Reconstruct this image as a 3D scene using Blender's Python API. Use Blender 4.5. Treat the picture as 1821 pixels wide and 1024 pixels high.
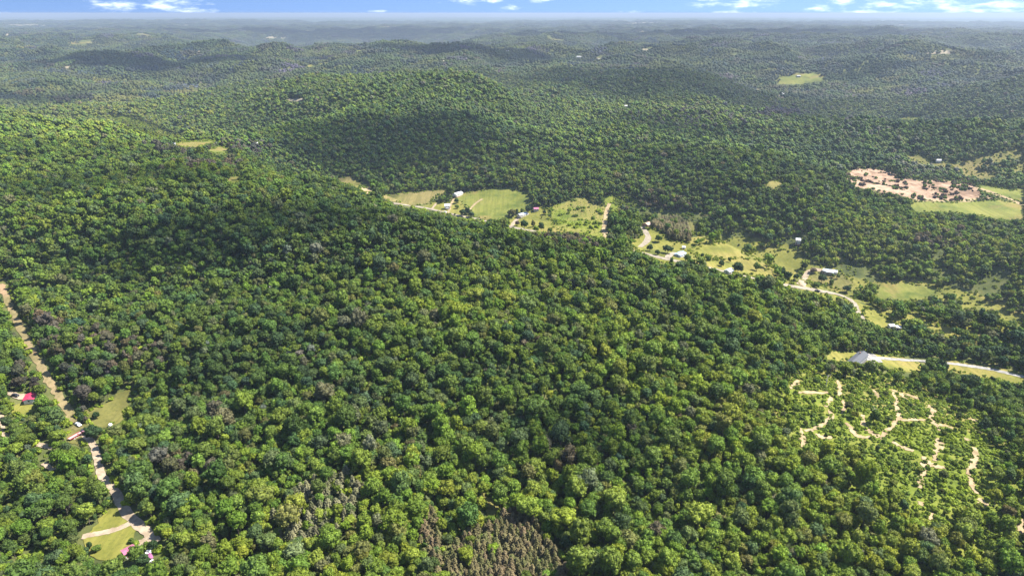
import bpy, bmesh, math, random
import numpy as np
from mathutils import Vector, Matrix
from mathutils.geometry import delaunay_2d_cdt

# ------------------------------------------------------------------ clean start
for o in list(bpy.data.objects):
    bpy.data.objects.remove(o)
SC = bpy.context.scene
COL = SC.collection
random.seed(7)
RNG = np.random.default_rng(11)

# ------------------------------------------------------------------ camera
FPX, CX, CY = 1213.0, 910.5, 512.0          # focal length and centre in photograph pixels
PITCH = math.atan(488.0 / FPX)
CAM_Z = 200.0
cam_d = bpy.data.cameras.new('camera')
cam_d.sensor_width = 36.0
cam_d.lens = FPX / 1821.0 * 36.0
cam_d.clip_start = 1.0
cam_d.clip_end = 400000.0
cam = bpy.data.objects.new('camera', cam_d)
COL.objects.link(cam)
cam.location = (0, 0, CAM_Z)
cam.rotation_euler = (math.radians(90) - PITCH, 0, 0)
SC.camera = cam

# ------------------------------------------------------------------ light
SUN_EL, SUN_AZ = math.radians(54), math.radians(78)      # azimuth measured from +Y towards +X
SKY_STRENGTH = 0.105
HAZE_DENSITY, HAZE_COLOR = 8.0e-5, (0.46, 0.56, 0.70)
CLOUD_SHADE = [(640, 232, 220, 20), (700, 285, 190, 30), (1150, 230, 150, 22), (230, 335, 200, 22), (980, 455, 120, 14), (1700, 230, 130, 14), (60, 180, 120, 10), (470, 415, 300, 45), (700, 262, 260, 42), (1215, 150, 190, 26), (1040, 800, 130, 60), (300, 120, 200, 10), (900, 100, 260, 8), (1600, 120, 180, 8), (500, 58, 420, 5), (1300, 60, 380, 5), (1500, 225, 120, 10)]
sun_d = bpy.data.lights.new('sun', 'SUN')
sun_d.energy = 5.0
sun_d.angle = math.radians(0.5)
sun_d.color = (1.0, 0.95, 0.86)
sun = bpy.data.objects.new('sun', sun_d)
COL.objects.link(sun)
SUN_DIR = Vector((math.sin(SUN_AZ) * math.cos(SUN_EL), math.cos(SUN_AZ) * math.cos(SUN_EL), math.sin(SUN_EL)))
sun.rotation_euler = SUN_DIR.to_track_quat('Z', 'Y').to_euler()
sun.location = (300, 200, 900)

SC.view_settings.view_transform = 'Standard'
SC.view_settings.look = 'None'
SC.view_settings.exposure = 1.5
SC.view_settings.gamma = 1.0
SC.view_settings.use_curve_mapping = False

world = bpy.data.worlds.new('World')
SC.world = world
world.use_nodes = True
nt = world.node_tree
nt.nodes.clear()


class NT:
    """small helper for building node trees"""
    def __init__(self, tree):
        self.t = tree

    def n(self, typ, **kw):
        nd = self.t.nodes.new(typ)
        for k, v in kw.items():
            setattr(nd, k, v)
        return nd

    def link(self, a, b):
        self.t.links.new(a, b)

    def put(self, sock, val):
        if isinstance(val, bpy.types.NodeSocket):
            self.link(val, sock)
        else:
            sock.default_value = val

    def math(self, op, a, b=None, c=None, clamp=False):
        nd = self.n('ShaderNodeMath', operation=op, use_clamp=clamp)
        self.put(nd.inputs[0], a)
        if b is not None:
            self.put(nd.inputs[1], b)
        if c is not None:
            self.put(nd.inputs[2], c)
        return nd.outputs[0]

    def vmath(self, op, a, b=None, c=None):
        nd = self.n('ShaderNodeVectorMath', operation=op)
        self.put(nd.inputs[0], a)
        if b is not None:
            self.put(nd.inputs[1], b)
        if c is not None:
            self.put(nd.inputs[2], c)
        return nd.outputs['Value'] if op in ('LENGTH', 'DOT_PRODUCT') else nd.outputs[0]

    def noise(self, vec, scale, detail=3.0, rough=0.55, out='Fac'):
        nd = self.n('ShaderNodeTexNoise')
        if vec is not None:
            self.link(vec, nd.inputs['Vector'])
        nd.inputs['Scale'].default_value = scale
        nd.inputs['Detail'].default_value = detail
        nd.inputs['Roughness'].default_value = rough
        return nd.outputs[out]

    def ramp(self, fac, stops):
        nd = self.n('ShaderNodeValToRGB')
        el = nd.color_ramp.elements
        while len(el) < len(stops):
            el.new(0.5)
        for e, (p, c) in zip(el, stops):
            e.position = p
            e.color = (*c, 1.0) if len(c) == 3 else c
        self.put(nd.inputs[0], fac)
        return nd.outputs[0]

    def smooth(self, v, lo, hi):
        nd = self.n('ShaderNodeMapRange', interpolation_type='SMOOTHSTEP')
        self.put(nd.inputs[0], v)
        nd.inputs[1].default_value = lo
        nd.inputs[2].default_value = hi
        return nd.outputs[0]

    def mix(self, fac, a, b, blend='MIX'):
        nd = self.n('ShaderNodeMix', data_type='RGBA', blend_type=blend)
        self.put(nd.inputs[0], fac)
        for s, v in ((nd.inputs[6], a), (nd.inputs[7], b)):
            if isinstance(v, (tuple, list)) and len(v) == 3:
                v = (*v, 1.0)
            self.put(s, v)
        return nd.outputs[2]


def px_dir(px, py):
    u, v = (px - CX) / FPX, (py - CY) / FPX
    return np.array([u, math.cos(PITCH) - v * math.sin(PITCH), -math.sin(PITCH) - v * math.cos(PITCH)])


w = NT(nt)
tc = w.n('ShaderNodeTexCoord')
sep = w.n('ShaderNodeSeparateXYZ')
w.link(tc.outputs['Generated'], sep.inputs[0])
zz = w.math('MAXIMUM', sep.outputs[2], 0.0)
zz = w.math('MULTIPLY_ADD', zz, 0.60, 0.62)            # the clear summer blue reaches down to the horizon
cmb = w.n('ShaderNodeCombineXYZ')
w.link(sep.outputs[0], cmb.inputs[0])
w.link(sep.outputs[1], cmb.inputs[1])
w.link(zz, cmb.inputs[2])
sky = w.n('ShaderNodeTexSky', sky_type='NISHITA', sun_disc=False)
sky.sun_elevation = SUN_EL
sky.sun_rotation = SUN_AZ
sky.altitude = 300
sky.air_density = 1.0
sky.dust_density = 0.4
sky.ozone_density = 3.0
w.link(w.vmath('NORMALIZE', cmb.outputs[0]), sky.inputs['Vector'])
az = w.math('ARCTAN2', sep.outputs[0], sep.outputs[1])
aez = w.n('ShaderNodeCombineXYZ')
w.link(az, aez.inputs[0])
w.link(sep.outputs[2], aez.inputs[1])
P2 = aez.outputs[0]
CLOUDS = [(215, 10, 40, 9), (290, 11, 60, 10), (345, 19, 30, 6), (830, 1, 35, 5), (907, 15, 16, 5), (880, 2, 16, 4), (965, 0, 26, 5),
          (1265, 2, 34, 8), (1325, 5, 38, 8), (1300, 23, 34, 3), (1455, 16, 26, 5), (1500, 3, 24, 6), (1565, 10, 44, 6), (1650, 7, 50, 8),
          (1690, 14, 40, 6), (1795, 8, 40, 8), (1740, 20, 70, 4), (1560, 22, 60, 3.5), (675, 20, 18, 2), (1120, 22, 20, 2), (0, 25, 14, 4)]
best = None
for (cx_, cy_, rx, ry) in CLOUDS:
    d0 = px_dir(cx_, cy_)
    a0 = math.atan2(d0[0], d0[1])
    e0 = d0[2] / np.linalg.norm(d0)
    sx, sy = FPX * 1.0 / rx, FPX / ry
    ln = w.vmath('LENGTH', w.vmath('MULTIPLY_ADD', P2, (sx, sy, 0), (-a0 * sx, -e0 * sy, 0)))
    best = ln if best is None else w.math('MINIMUM', best, ln)
wisp = w.noise(w.vmath('MULTIPLY', P2, (42, 170, 1)), 1.0, 6.0, 0.62)
near_m = w.math('MULTIPLY_ADD', best, -0.5, w.math('MULTIPLY_ADD', wisp, 2.4, -0.72))
high = w.noise(w.vmath('MULTIPLY', tc.outputs['Generated'], (3.0, 3.0, 7.0)), 1.0, 6.0, 0.55)
high_m = w.math('MULTIPLY', w.smooth(high, 0.56, 0.74), w.smooth(sep.outputs[2], 0.04, 0.16))
cmask = w.math('MAXIMUM', w.math('MULTIPLY', w.smooth(near_m, -0.1, 1.05), 0.75), w.math('MULTIPLY', high_m, 0.7))
skyc = w.mix(cmask, sky.outputs[0], (6.8, 7.2, 7.8))
bg = w.n('ShaderNodeBackground')
w.link(skyc, bg.inputs[0])
bg.inputs[1].default_value = SKY_STRENGTH
wo = w.n('ShaderNodeOutputWorld')
w.link(bg.outputs[0], wo.inputs[0])


# ------------------------------------------------------------------ terrain height field
def _hash(ix, iy, s):
    h = (ix.astype(np.int64) * 374761393 + iy.astype(np.int64) * 668265263 + s * 974634777) & 0x7fffffff
    h = ((h ^ (h >> 13)) * 1274126177) & 0x7fffffff
    h = h ^ (h >> 16)
    return h


def gnoise(x, y, s=0):
    x0 = np.floor(x)
    y0 = np.floor(y)
    fx, fy = x - x0, y - y0
    u = fx * fx * fx * (fx * (fx * 6 - 15) + 10)
    v = fy * fy * fy * (fy * (fy * 6 - 15) + 10)
    def g(ix, iy, dx, dy):
        a = (_hash(ix, iy, s) % 4096) / 4096.0 * 2 * np.pi
        return np.cos(a) * dx + np.sin(a) * dy
    n00 = g(x0, y0, fx, fy)
    n10 = g(x0 + 1, y0, fx - 1, fy)
    n01 = g(x0, y0 + 1, fx, fy - 1)
    n11 = g(x0 + 1, y0 + 1, fx - 1, fy - 1)
    return (n00 * (1 - u) + n10 * u) * (1 - v) + (n01 * (1 - u) + n11 * u) * v * 1.0


def fbm(x, y, octv=4, s=0, gain=0.5):
    t = np.zeros_like(x, dtype=float)
    a = 1.0
    for i in range(octv):
        t += a * gnoise(x, y, s + i * 17)
        x, y, a = x * 2.03 + 5.1, y * 2.03 - 3.7, a * gain
    return t


def on_plane(px, py, z):
    d = px_dir(px, py)
    t = (z - CAM_Z) / d[2]
    return d[0] * t, d[1] * t


# ridges and valleys, each vertex (pixel x, pixel y, height of the ground there)
LINES = [
    # ground under the near forest
    [(0, 1000, -6), (400, 1000, -2), (900, 1000, 0), (1400, 1000, -4), (1820, 1000, -14)],
    [(150, 760, -6), (500, 780, 4), (900, 780, 0), (1300, 780, 2), (1700, 780, -12)],
    [(0, 560, -8), (300, 600, 2), (600, 600, 6), (900, 600, 10), (1200, 650, 8), (1450, 690, -4), (1800, 700, -16)],
    # long wooded ridge in front of the farm valley
    [(60, 330, 14), (230, 345, 18), (420, 375, 20), (560, 395, 20), (700, 425, 18), (840, 440, 14), (980, 455, 10), (1120, 485, 6), (1260, 525, 0), (1400, 565, -6), (1500, 610, -12), (1640, 620, -24), (1810, 640, -28)],
    # farm valley
    [(600, 325, -42), (700, 355, -46), (800, 385, -50), (920, 405, -52), (1040, 428, -54), (1160, 430, -54), (1300, 460, -55), (1440, 500, -56), (1540, 550, -56), (1640, 575, -56), (1815, 590, -54)],
    # back of the farm fields
    [(760, 345, -38), (860, 335, -34), (940, 350, -36), (1070, 350, -34), (1180, 375, -34), (1240, 405, -40)],
    # dark hill behind the fields
    [(430, 240, 2), (520, 210, 12), (640, 205, 15), (760, 215, 14), (880, 240, 8), (1000, 290, -4), (1120, 330, -14)],
    # valley to the left of it
    [(60, 150, -20), (205, 190, -40), (250, 235, -46), (340, 260, -48), (430, 290, -46), (520, 310, -44)],
    # rise on the left
    [(0, 250, 16), (120, 262, 10), (250, 290, 6), (380, 310, -10)],
    # middle rises
    [(250, 150, 10), (420, 165, 12), (560, 160, 20), (700, 155, 24), (850, 170, 16)],
    [(560, 120, -48), (600, 100, -52), (640, 84, -50)],
    # hill on the right, valley in front of it
    [(980, 140, -6), (1100, 128, 2), (1220, 132, 6), (1320, 145, 0)],
    [(1000, 200, -12), (1150, 215, -8), (1280, 225, -16)],
    [(1370, 160, -30), (1410, 190, -42), (1460, 235, -46), (1580, 272, -48), (1700, 290, -50), (1815, 310, -50)],
    [(1480, 200, -4), (1600, 185, 12), (1720, 180, 18), (1815, 190, 14)],
    [(1560, 250, -24), (1680, 235, -8), (1815, 240, 4)],
    [(1500, 305, -22), (1600, 318, -26), (1700, 335, -34), (1810, 350, -40), (1700, 380, -48)],
    [(1130, 250, 6), (1250, 280, 2), (1350, 330, -16), (1450, 400, -34)],
    [(1600, 430, -42), (1800, 430, -44)],
    [(1560, 515, -52), (1660, 525, -52)],
]
_pts = []
for L in LINES:
    L = [(p[0], p[1], -15 + (p[2] + 15) * (1.0 if p[1] > 600 else 1.45 if p[1] > 300 else 1.9)) for p in L]
    for (a, b) in zip(L[:-1], L[1:]):
        A = np.array([*on_plane(*a), a[2]])
        B = np.array([*on_plane(*b), b[2]])
        n = max(2, int(np.linalg.norm(B[:2] - A[:2]) / (0.05 * np.linalg.norm(A[:2]) + 5)))
        for k in range(n):
            _pts.append(A + (B - A) * k / n)
_pts = np.array(_pts)
_rad = np.maximum(45.0, 0.085 * np.hypot(_pts[:, 0], _pts[:, 1]))
_dens = np.zeros(len(_pts))
for i in range(len(_pts)):
    _dens[i] = np.exp(-((_pts[:, 0] - _pts[i, 0]) ** 2 + (_pts[:, 1] - _pts[i, 1]) ** 2) / (_rad[i] * 0.6) ** 2).sum()


def height_exact(x, y):
    x = np.asarray(x, float)
    y = np.asarray(y, float)
    shp = x.shape
    x = x.ravel()
    y = y.ravel()
    r = np.hypot(x, y)
    num = np.zeros_like(x)
    den = np.full_like(x, 0.06)
    m = r < 9000
    xm, ym = x[m], y[m]
    nm, dm = num[m], den[m]
    for (p, rad, dn) in zip(_pts, _rad, _dens):
        k = np.exp(-((xm - p[0]) ** 2 + (ym - p[1]) ** 2) / rad ** 2) / dn
        nm += k * p[2]
        dm += k
    num[m], den[m] = nm, dm
    base = num / den
    cover = 1 - 0.06 / den                       # how well the survey lines cover the spot
    far = np.clip((r - 700) / 2500, 0, 1)
    big = (0.62 - 2.0 * np.abs(fbm(x / 1500, y / 1500, 4, 3))) * 98 + fbm(x / 5200, y / 5200, 2, 9) * 44
    amp = far * (1 - 0.55 * cover)
    fade = 1 - 0.55 * np.clip((r - 14000) / 30000, 0, 1)
    h = base + big * amp * fade
    h += fbm(x / 230, y / 230, 3, 21) * (11 + 9 * far) * np.clip(1 - r / 20000, 0.2, 1)
    h += (0.3 - np.abs(gnoise(x / 330 + 7.7, y / 330 - 2.2, 31))) * 38 * np.clip((r - 250) / 400, 0.25, 1)
    h += (0.26 - np.abs(gnoise(x / 760 - 3.3, y / 620 + 1.7, 41))) * 70 * np.clip((r - 350) / 700, 0, 1) * np.clip(1 - (r - 4000) / 6000, 0.2, 1) * (1 - 0.6 * cover)
    return h.reshape(shp)


# the sheet of ground is sampled once on a polar grid; everything else reads that grid
G_DENSE = np.radians(np.linspace(-50, 50, 621))
G_ANG = np.concatenate([G_DENSE, np.radians(np.linspace(50, 310, 60))[1:-1]])
G_RR = np.concatenate([[20, 60, 100], np.geomspace(130, 85000, 640)])
_A, _R = np.meshgrid(G_ANG, G_RR)
G_X, G_Y = _R * np.sin(_A), _R * np.cos(_A)
G_Z = height_exact(G_X, G_Y)
_LR0, _LRS = math.log(130), (math.log(85000) - math.log(130)) / 639
_DA = G_DENSE[1] - G_DENSE[0]


def height(x, y):
    """height of the ground sheet inside the sector the camera looks into"""
    x = np.asarray(x, float)
    y = np.asarray(y, float)
    r = np.maximum(np.hypot(x, y), 130.001)
    fi = np.clip((np.log(r) - _LR0) / _LRS, 0, 638.999)
    fa = np.clip((np.arctan2(x, y) - G_DENSE[0]) / _DA, 0, 619.999)
    i, j = fi.astype(int), fa.astype(int)
    di, dj = fi - i, fa - j
    i = i + 3
    # position between the two rings measured in metres, as on the flat faces of the sheet
    r0, r1 = G_RR[i], G_RR[i + 1]
    di = np.clip((r - r0) / (r1 - r0), 0, 1)
    z = G_Z
    return (z[i, j] * (1 - di) + z[i + 1, j] * di) * (1 - dj) + (z[i, j + 1] * (1 - di) + z[i + 1, j + 1] * di) * dj


def hit(px, py):
    """where the line of sight of a photograph pixel meets the ground"""
    px = np.atleast_1d(np.asarray(px, float))
    py = np.atleast_1d(np.asarray(py, float))
    u, v = (px - CX) / FPX, (py - CY) / FPX
    D = np.stack([u, math.cos(PITCH) - v * math.sin(PITCH), -math.sin(PITCH) - v * math.cos(PITCH)], -1)
    lo = np.full(len(px), 120.0)
    out = np.full(len(px), np.nan)
    t = np.full(len(px), 120.0)
    act = np.ones(len(px), bool)
    for it in range(600):
        idx = np.where(act)[0]
        if len(idx) == 0:
            break
        tn = t[idx] * 1.012
        P = D[idx] * tn[:, None]
        below = (P[:, 2] + CAM_Z) < height(P[:, 0], P[:, 1])
        lo[idx] = t[idx]
        t[idx] = tn
        done = idx[below | (tn > 70000)]
        act[done] = False
    hi = t.copy()
    for it in range(16):
        mid = (lo + hi) / 2
        P = D * mid[:, None]
        below = (P[:, 2] + CAM_Z) < height(P[:, 0], P[:, 1])
        hi = np.where(below, mid, hi)
        lo = np.where(below, lo, mid)
    P = D * hi[:, None]
    return P[:, 0], P[:, 1]


def project(x, y, z):
    dz = z - CAM_Z
    cz = y * math.cos(PITCH) - dz * math.sin(PITCH)
    up = y * math.sin(PITCH) + dz * math.cos(PITCH)
    cz = np.where(cz < 1, 1, cz)
    return CX + FPX * x / cz, CY - FPX * up / cz


def at(px, py):
    x, y = hit(px, py)
    return Vector((x[0], y[0], float(height(x, y)[0])))


# ------------------------------------------------------------------ object helpers
def link(name, me, mat=None, parent=None):
    o = bpy.data.objects.new(name, me)
    COL.objects.link(o)
    if mat is not None and not me.materials:
        me.materials.append(mat)
    if parent is not None:
        o.parent = parent
    return o


def empty(name, loc, rz=0.0):
    o = bpy.data.objects.new(name, None)
    o.empty_display_size = 0.5
    COL.objects.link(o)
    o.location = loc
    o.rotation_euler = (0, 0, rz)
    return o


def tag(o, label=None, cat=None, group=None, kind=None):
    if label:
        o['label'] = label
    if cat:
        o['category'] = cat
    if group:
        o['group'] = group
    if kind:
        o['kind'] = kind
    return o


def mesh_np(name, verts, faces, smooth=True):
    me = bpy.data.meshes.new(name)
    me.from_pydata(np.asarray(verts).tolist(), [], [list(f) for f in faces])
    if smooth:
        me.polygons.foreach_set('use_smooth', np.ones(len(me.polygons), bool))
    me.update()
    return me


def principled(name, rough=0.8, spec=0.2):
    m = bpy.data.materials.new(name)
    m.use_nodes = True
    t = NT(m.node_tree)
    b = m.node_tree.nodes['Principled BSDF']
    b.inputs['Roughness'].default_value = rough
    b.inputs['Specular IOR Level'].default_value = spec
    return m, t, b


# ------------------------------------------------------------------ materials of the ground
def mat_terrain():
    m, t, b = principled('forest_floor', 0.95, 0.05)
    g = t.n('ShaderNodeNewGeometry').outputs['Position']
    n1 = t.noise(g, 0.06, 5, 0.6)
    n2 = t.noise(g, 0.0016, 6, 0.62)
    c = t.ramp(n1, [(0.3, (0.036, 0.046, 0.018)), (0.5, (0.075, 0.088, 0.028)), (0.7, (0.135, 0.130, 0.048))])
    c2 = t.ramp(n2, [(0.35, (0.030, 0.052, 0.024)), (0.55, (0.046, 0.070, 0.028)), (0.70, (0.075, 0.095, 0.036)), (0.80, (0.16, 0.155, 0.075))])
    sp = t.n('ShaderNodeVectorMath', operation='LENGTH')
    t.link(g, sp.inputs[0])
    t.link(t.mix(t.smooth(sp.outputs['Value'], 9000, 14000), c, c2), b.inputs['Base Color'])
    return m


def mat_grass(name, c_lo, c_mid, c_hi, dry=(0.30, 0.235, 0.10), dry_amt=0.5, tuft=0.35):
    m, t, b = principled(name, 0.9, 0.1)
    g = t.n('ShaderNodeNewGeometry').outputs['Position']
    n1 = t.noise(g, 0.03, 6, 0.68)
    c = t.ramp(n1, [(0.36, tuple(0.72 * v for v in c_lo)), (0.5, c_mid), (0.64, c_hi)])
    n2 = t.noise(g, 0.013, 4, 0.6)
    c = t.mix(t.math('MULTIPLY', t.smooth(n2, 0.50, 0.60), dry_amt), c, dry)
    mow = t.noise(t.vmath('MULTIPLY', t.vmath('ADD', g, t.vmath('MULTIPLY', t.n('ShaderNodeNewGeometry').outputs['Position'], (0.6, 0.0, 0.0))), (0.20, 0.016, 0.016)), 1.0, 3, 0.6)
    c = t.mix(t.math('MULTIPLY', t.smooth(mow, 0.42, 0.60), 0.45), c, tuple(0.62 * v for v in c_mid))
    n3 = t.noise(g, 0.55, 3, 0.6)
    c = t.mix(t.math('MULTIPLY', t.smooth(n3, 0.52, 0.66), tuft), c, tuple(0.55 * v for v in c_lo))
    t.link(c, b.inputs['Base Color'])
    return m


def mat_dirt(name, c1, c2, sc=0.25):
    m, t, b = principled(name, 0.95, 0.08)
    g = t.n('ShaderNodeNewGeometry').outputs['Position']
    n1 = t.noise(g, sc, 6, 0.7)
    c = t.ramp(n1, [(0.36, c1), (0.62, c2)])
    n2 = t.noise(g, sc * 0.3, 4, 0.6)
    c = t.mix(t.math('MULTIPLY', t.smooth(n2, 0.52, 0.66), 0.5), c, tuple(0.55 * v for v in c1))
    t.link(c, b.inputs['Base Color'])
    return m


M = {}
M['terrain'] = mat_terrain()
M['pasture'] = mat_grass('pasture', (0.090, 0.126, 0.024), (0.142, 0.155, 0.031), (0.185, 0.181, 0.043), (0.206, 0.151, 0.053), 0.75)
M['dry_grass'] = mat_grass('dry_grass', (0.085, 0.090, 0.026), (0.135, 0.128, 0.036), (0.185, 0.160, 0.052), (0.22, 0.165, 0.075), 0.45)
M['lawn'] = mat_grass('lawn', (0.107, 0.126, 0.025), (0.168, 0.164, 0.033), (0.215, 0.193, 0.048), (0.249, 0.181, 0.065), 0.4)
M['bright_scrub'] = mat_grass('bright_scrub', (0.090, 0.134, 0.016), (0.138, 0.168, 0.022), (0.185, 0.181, 0.037), (0.224, 0.168, 0.062), 0.6, 0.6)
M['row'] = mat_grass('cleared_strip', (0.135, 0.125, 0.042), (0.205, 0.165, 0.080), (0.260, 0.190, 0.105), (0.31, 0.20, 0.125), 0.8)
M['gravel'] = mat_dirt('gravel', (0.221, 0.170, 0.113), (0.357, 0.286, 0.207))
M['tarmac'] = mat_dirt('worn_tarmac', (0.187, 0.158, 0.121), (0.306, 0.266, 0.203), 0.5)
M['concrete'] = mat_dirt('concrete', (0.19, 0.18, 0.165), (0.30, 0.285, 0.265), 0.4)
M['trail'] = mat_dirt('trail_dirt', (0.230, 0.166, 0.090), (0.365, 0.282, 0.168))
M['clearcut'] = mat_dirt('clearcut_dirt', (0.162, 0.104, 0.066), (0.374, 0.257, 0.176), 0.07)
M['pale_soil'] = mat_dirt('pale_soil', (0.16, 0.145, 0.095), (0.30, 0.255, 0.175), 0.01)


# ------------------------------------------------------------------ the ground as one sheet
def build_terrain():
    X, Y, Z = G_X, G_Y, G_Z
    nr, na = X.shape
    V = np.stack([X, Y, Z], -1).reshape(-1, 3)
    V = np.vstack([V, [[0, 0, float(height_exact(np.array([0.0]), np.array([0.0]))[0])]]])
    i = np.arange(nr - 1)[:, None] * na
    j = np.arange(na)[None, :]
    jn = (j + 1) % na
    F = np.stack([i + j, i + jn, i + na + jn, i + na + j], -1).reshape(-1, 4)
    F = F[:, ::-1]
    me = bpy.data.meshes.new('ground')
    nq = len(F)
    tri = np.stack([np.full(na, len(V) - 1), (np.arange(na) + 1) % na, np.arange(na)], -1)
    loops = np.concatenate([F.ravel(), tri.ravel()])
    me.vertices.add(len(V))
    me.vertices.foreach_set('co', V.ravel())
    me.loops.add(len(loops))
    me.loops.foreach_set('vertex_index', loops)
    starts = np.concatenate([np.arange(nq) * 4, nq * 4 + np.arange(na) * 3])
    me.polygons.add(len(starts))
    me.polygons.foreach_set('loop_start', starts)
    me.polygons.foreach_set('use_smooth', np.ones(len(starts), bool))
    me.update(calc_edges=True)
    me.validate()
    o = link('ground', me, M['terrain'])
    tag(o, 'rolling ground under the forest reaching to the horizon', kind='structure')


build_terrain()

# ------------------------------------------------------------------ clearings, fields, roads: outlines in the photograph, draped on the ground
CLEAR = []          # (kind, polygon in pixels) : no trees grow where a crown would stand in it
ROADS = []          # (pixel polyline, half width in pixels)


def densify(poly, step=6.0, closed=True):
    out = []
    n = len(poly)
    for i in range(n if closed else n - 1):
        a, b = np.array(poly[i], float), np.array(poly[(i + 1) % n], float)
        k = max(1, int(np.linalg.norm(b - a) / step))
        for q in range(k):
            out.append(a + (b - a) * q / k)
    if not closed:
        out.append(np.array(poly[-1], float))
    return np.array(out)


def in_poly(px, py, poly):
    inside = np.zeros(len(px), bool)
    n = len(poly)
    j = n - 1
    for i in range(n):
        xi, yi = poly[i]
        xj, yj = poly[j]
        c = ((yi > py) != (yj > py)) & (px < (xj - xi) * (py - yi) / (yj - yi + 1e-9) + xi)
        inside ^= c
        j = i
    return inside


def drape(name, poly_px, mat, lift, label, spacing=None, clear=True, grow=0.0, wob=1.0):
    pp = densify(poly_px, 5.0)
    k = np.arange(len(pp))
    rs = np.random.default_rng(len(pp) * 7 + int(pp[0][0]))
    pp = pp + rs.normal(0, 1.5 * wob, pp.shape) * np.array([1.0, 0.5])
    hx, hy = hit(pp[:, 0], pp[:, 1])
    W = np.stack([hx, hy], -1)
    if grow:
        c = W.mean(0)
        W = c + (W - c) * (1 + grow)
    ext = W.max(0) - W.min(0)
    sp = spacing or max(4.0, math.sqrt(ext[0] * ext[1]) / 45)
    gx, gy = np.meshgrid(np.arange(W[:, 0].min(), W[:, 0].max(), sp), np.arange(W[:, 1].min(), W[:, 1].max(), sp))
    gx, gy = gx.ravel() + 0.01, gy.ravel() + 0.013
    ins = in_poly(gx, gy, W)
    pts = [Vector((float(a), float(b))) for a, b in W] + [Vector((float(a), float(b))) for a, b in zip(gx[ins], gy[ins])]
    n = len(W)
    vv, ee, ff, *_ = delaunay_2d_cdt(pts, [(i, (i + 1) % n) for i in range(n)], [], 1, 0.02)
    X = np.array([v[0] for v in vv])
    Y = np.array([v[1] for v in vv])
    Z = height(X, Y) + lift
    me = mesh_np(name, np.stack([X, Y, Z], -1), ff)
    me.flip_normals() if len(me.polygons) and me.polygons[0].normal.z < 0 else None
    o = link(name, me, mat)
    tag(o, label, kind='structure')
    if clear:
        CLEAR.append(np.array(poly_px, float))
    return o


def smooth_line(P, n):
    P = np.asarray(P, float)
    d = np.concatenate([[0], np.cumsum(np.linalg.norm(np.diff(P, axis=0), axis=1))])
    if len(P) < 3:
        s = np.linspace(0, d[-1], n)
        return np.stack([np.interp(s, d, P[:, 0]), np.interp(s, d, P[:, 1])], -1)
    E = np.vstack([2 * P[0] - P[1], P, 2 * P[-1] - P[-2]])
    out = []
    per = max(2, n // (len(P) - 1))
    for i in range(1, len(E) - 2):
        p0, p1, p2, p3 = E[i - 1], E[i], E[i + 1], E[i + 2]
        for q in range(per):
            t = q / per
            out.append(0.5 * ((2 * p1) + (-p0 + p2) * t + (2 * p0 - 5 * p1 + 4 * p2 - p3) * t * t + (-p0 + 3 * p1 - 3 * p2 + p3) * t ** 3))
    out.append(P[-1])
    return np.array(out)


def ribbon(name, line_px, width, mat, lift, label, ragged=0.06, clear_px=None, n=None, open_view=True):
    pl = smooth_line(line_px, n or max(14, int(sum(math.dist(a, b) for a, b in zip(line_px[:-1], line_px[1:])) / 4)))
    hx, hy = hit(pl[:, 0], pl[:, 1])
    W = np.stack([hx, hy], -1)
    T = np.gradient(W, axis=0)
    T /= np.linalg.norm(T, axis=1)[:, None] + 1e-9
    N = np.stack([-T[:, 1], T[:, 0]], -1)
    ww = np.broadcast_to(np.interp(np.linspace(0, 1, len(W)), np.linspace(0, 1, len(width)), width) if isinstance(width, (list, tuple)) else width, (len(W),)) / 2
    rs = np.random.default_rng(len(W) * 13 + int(line_px[0][0]))
    verts, faces = [], []
    S = 5
    for i in range(len(W)):
        for k in range(S):
            f = k / (S - 1) * 2 - 1
            j = 1 + (rs.normal(0, ragged * 2) if k in (0, S - 1) else 0)
            p = W[i] + N[i] * ww[i] * f * j
            verts.append((p[0], p[1], 0))
    V = np.array(verts)
    V[:, 2] = height(V[:, 0], V[:, 1]) + lift
    for i in range(len(W) - 1):
        for k in range(S - 1):
            a = i * S + k
            faces.append((a, a + S, a + S + 1, a + 1))
    me = mesh_np(name, V, faces)
    if me.polygons[0].normal.z < 0:
        me.flip_normals()
    o = link(name, me, mat)
    tag(o, label, kind='structure')
    if clear_px:
        ROADS.append((pl, clear_px, open_view))
    return o


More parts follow.
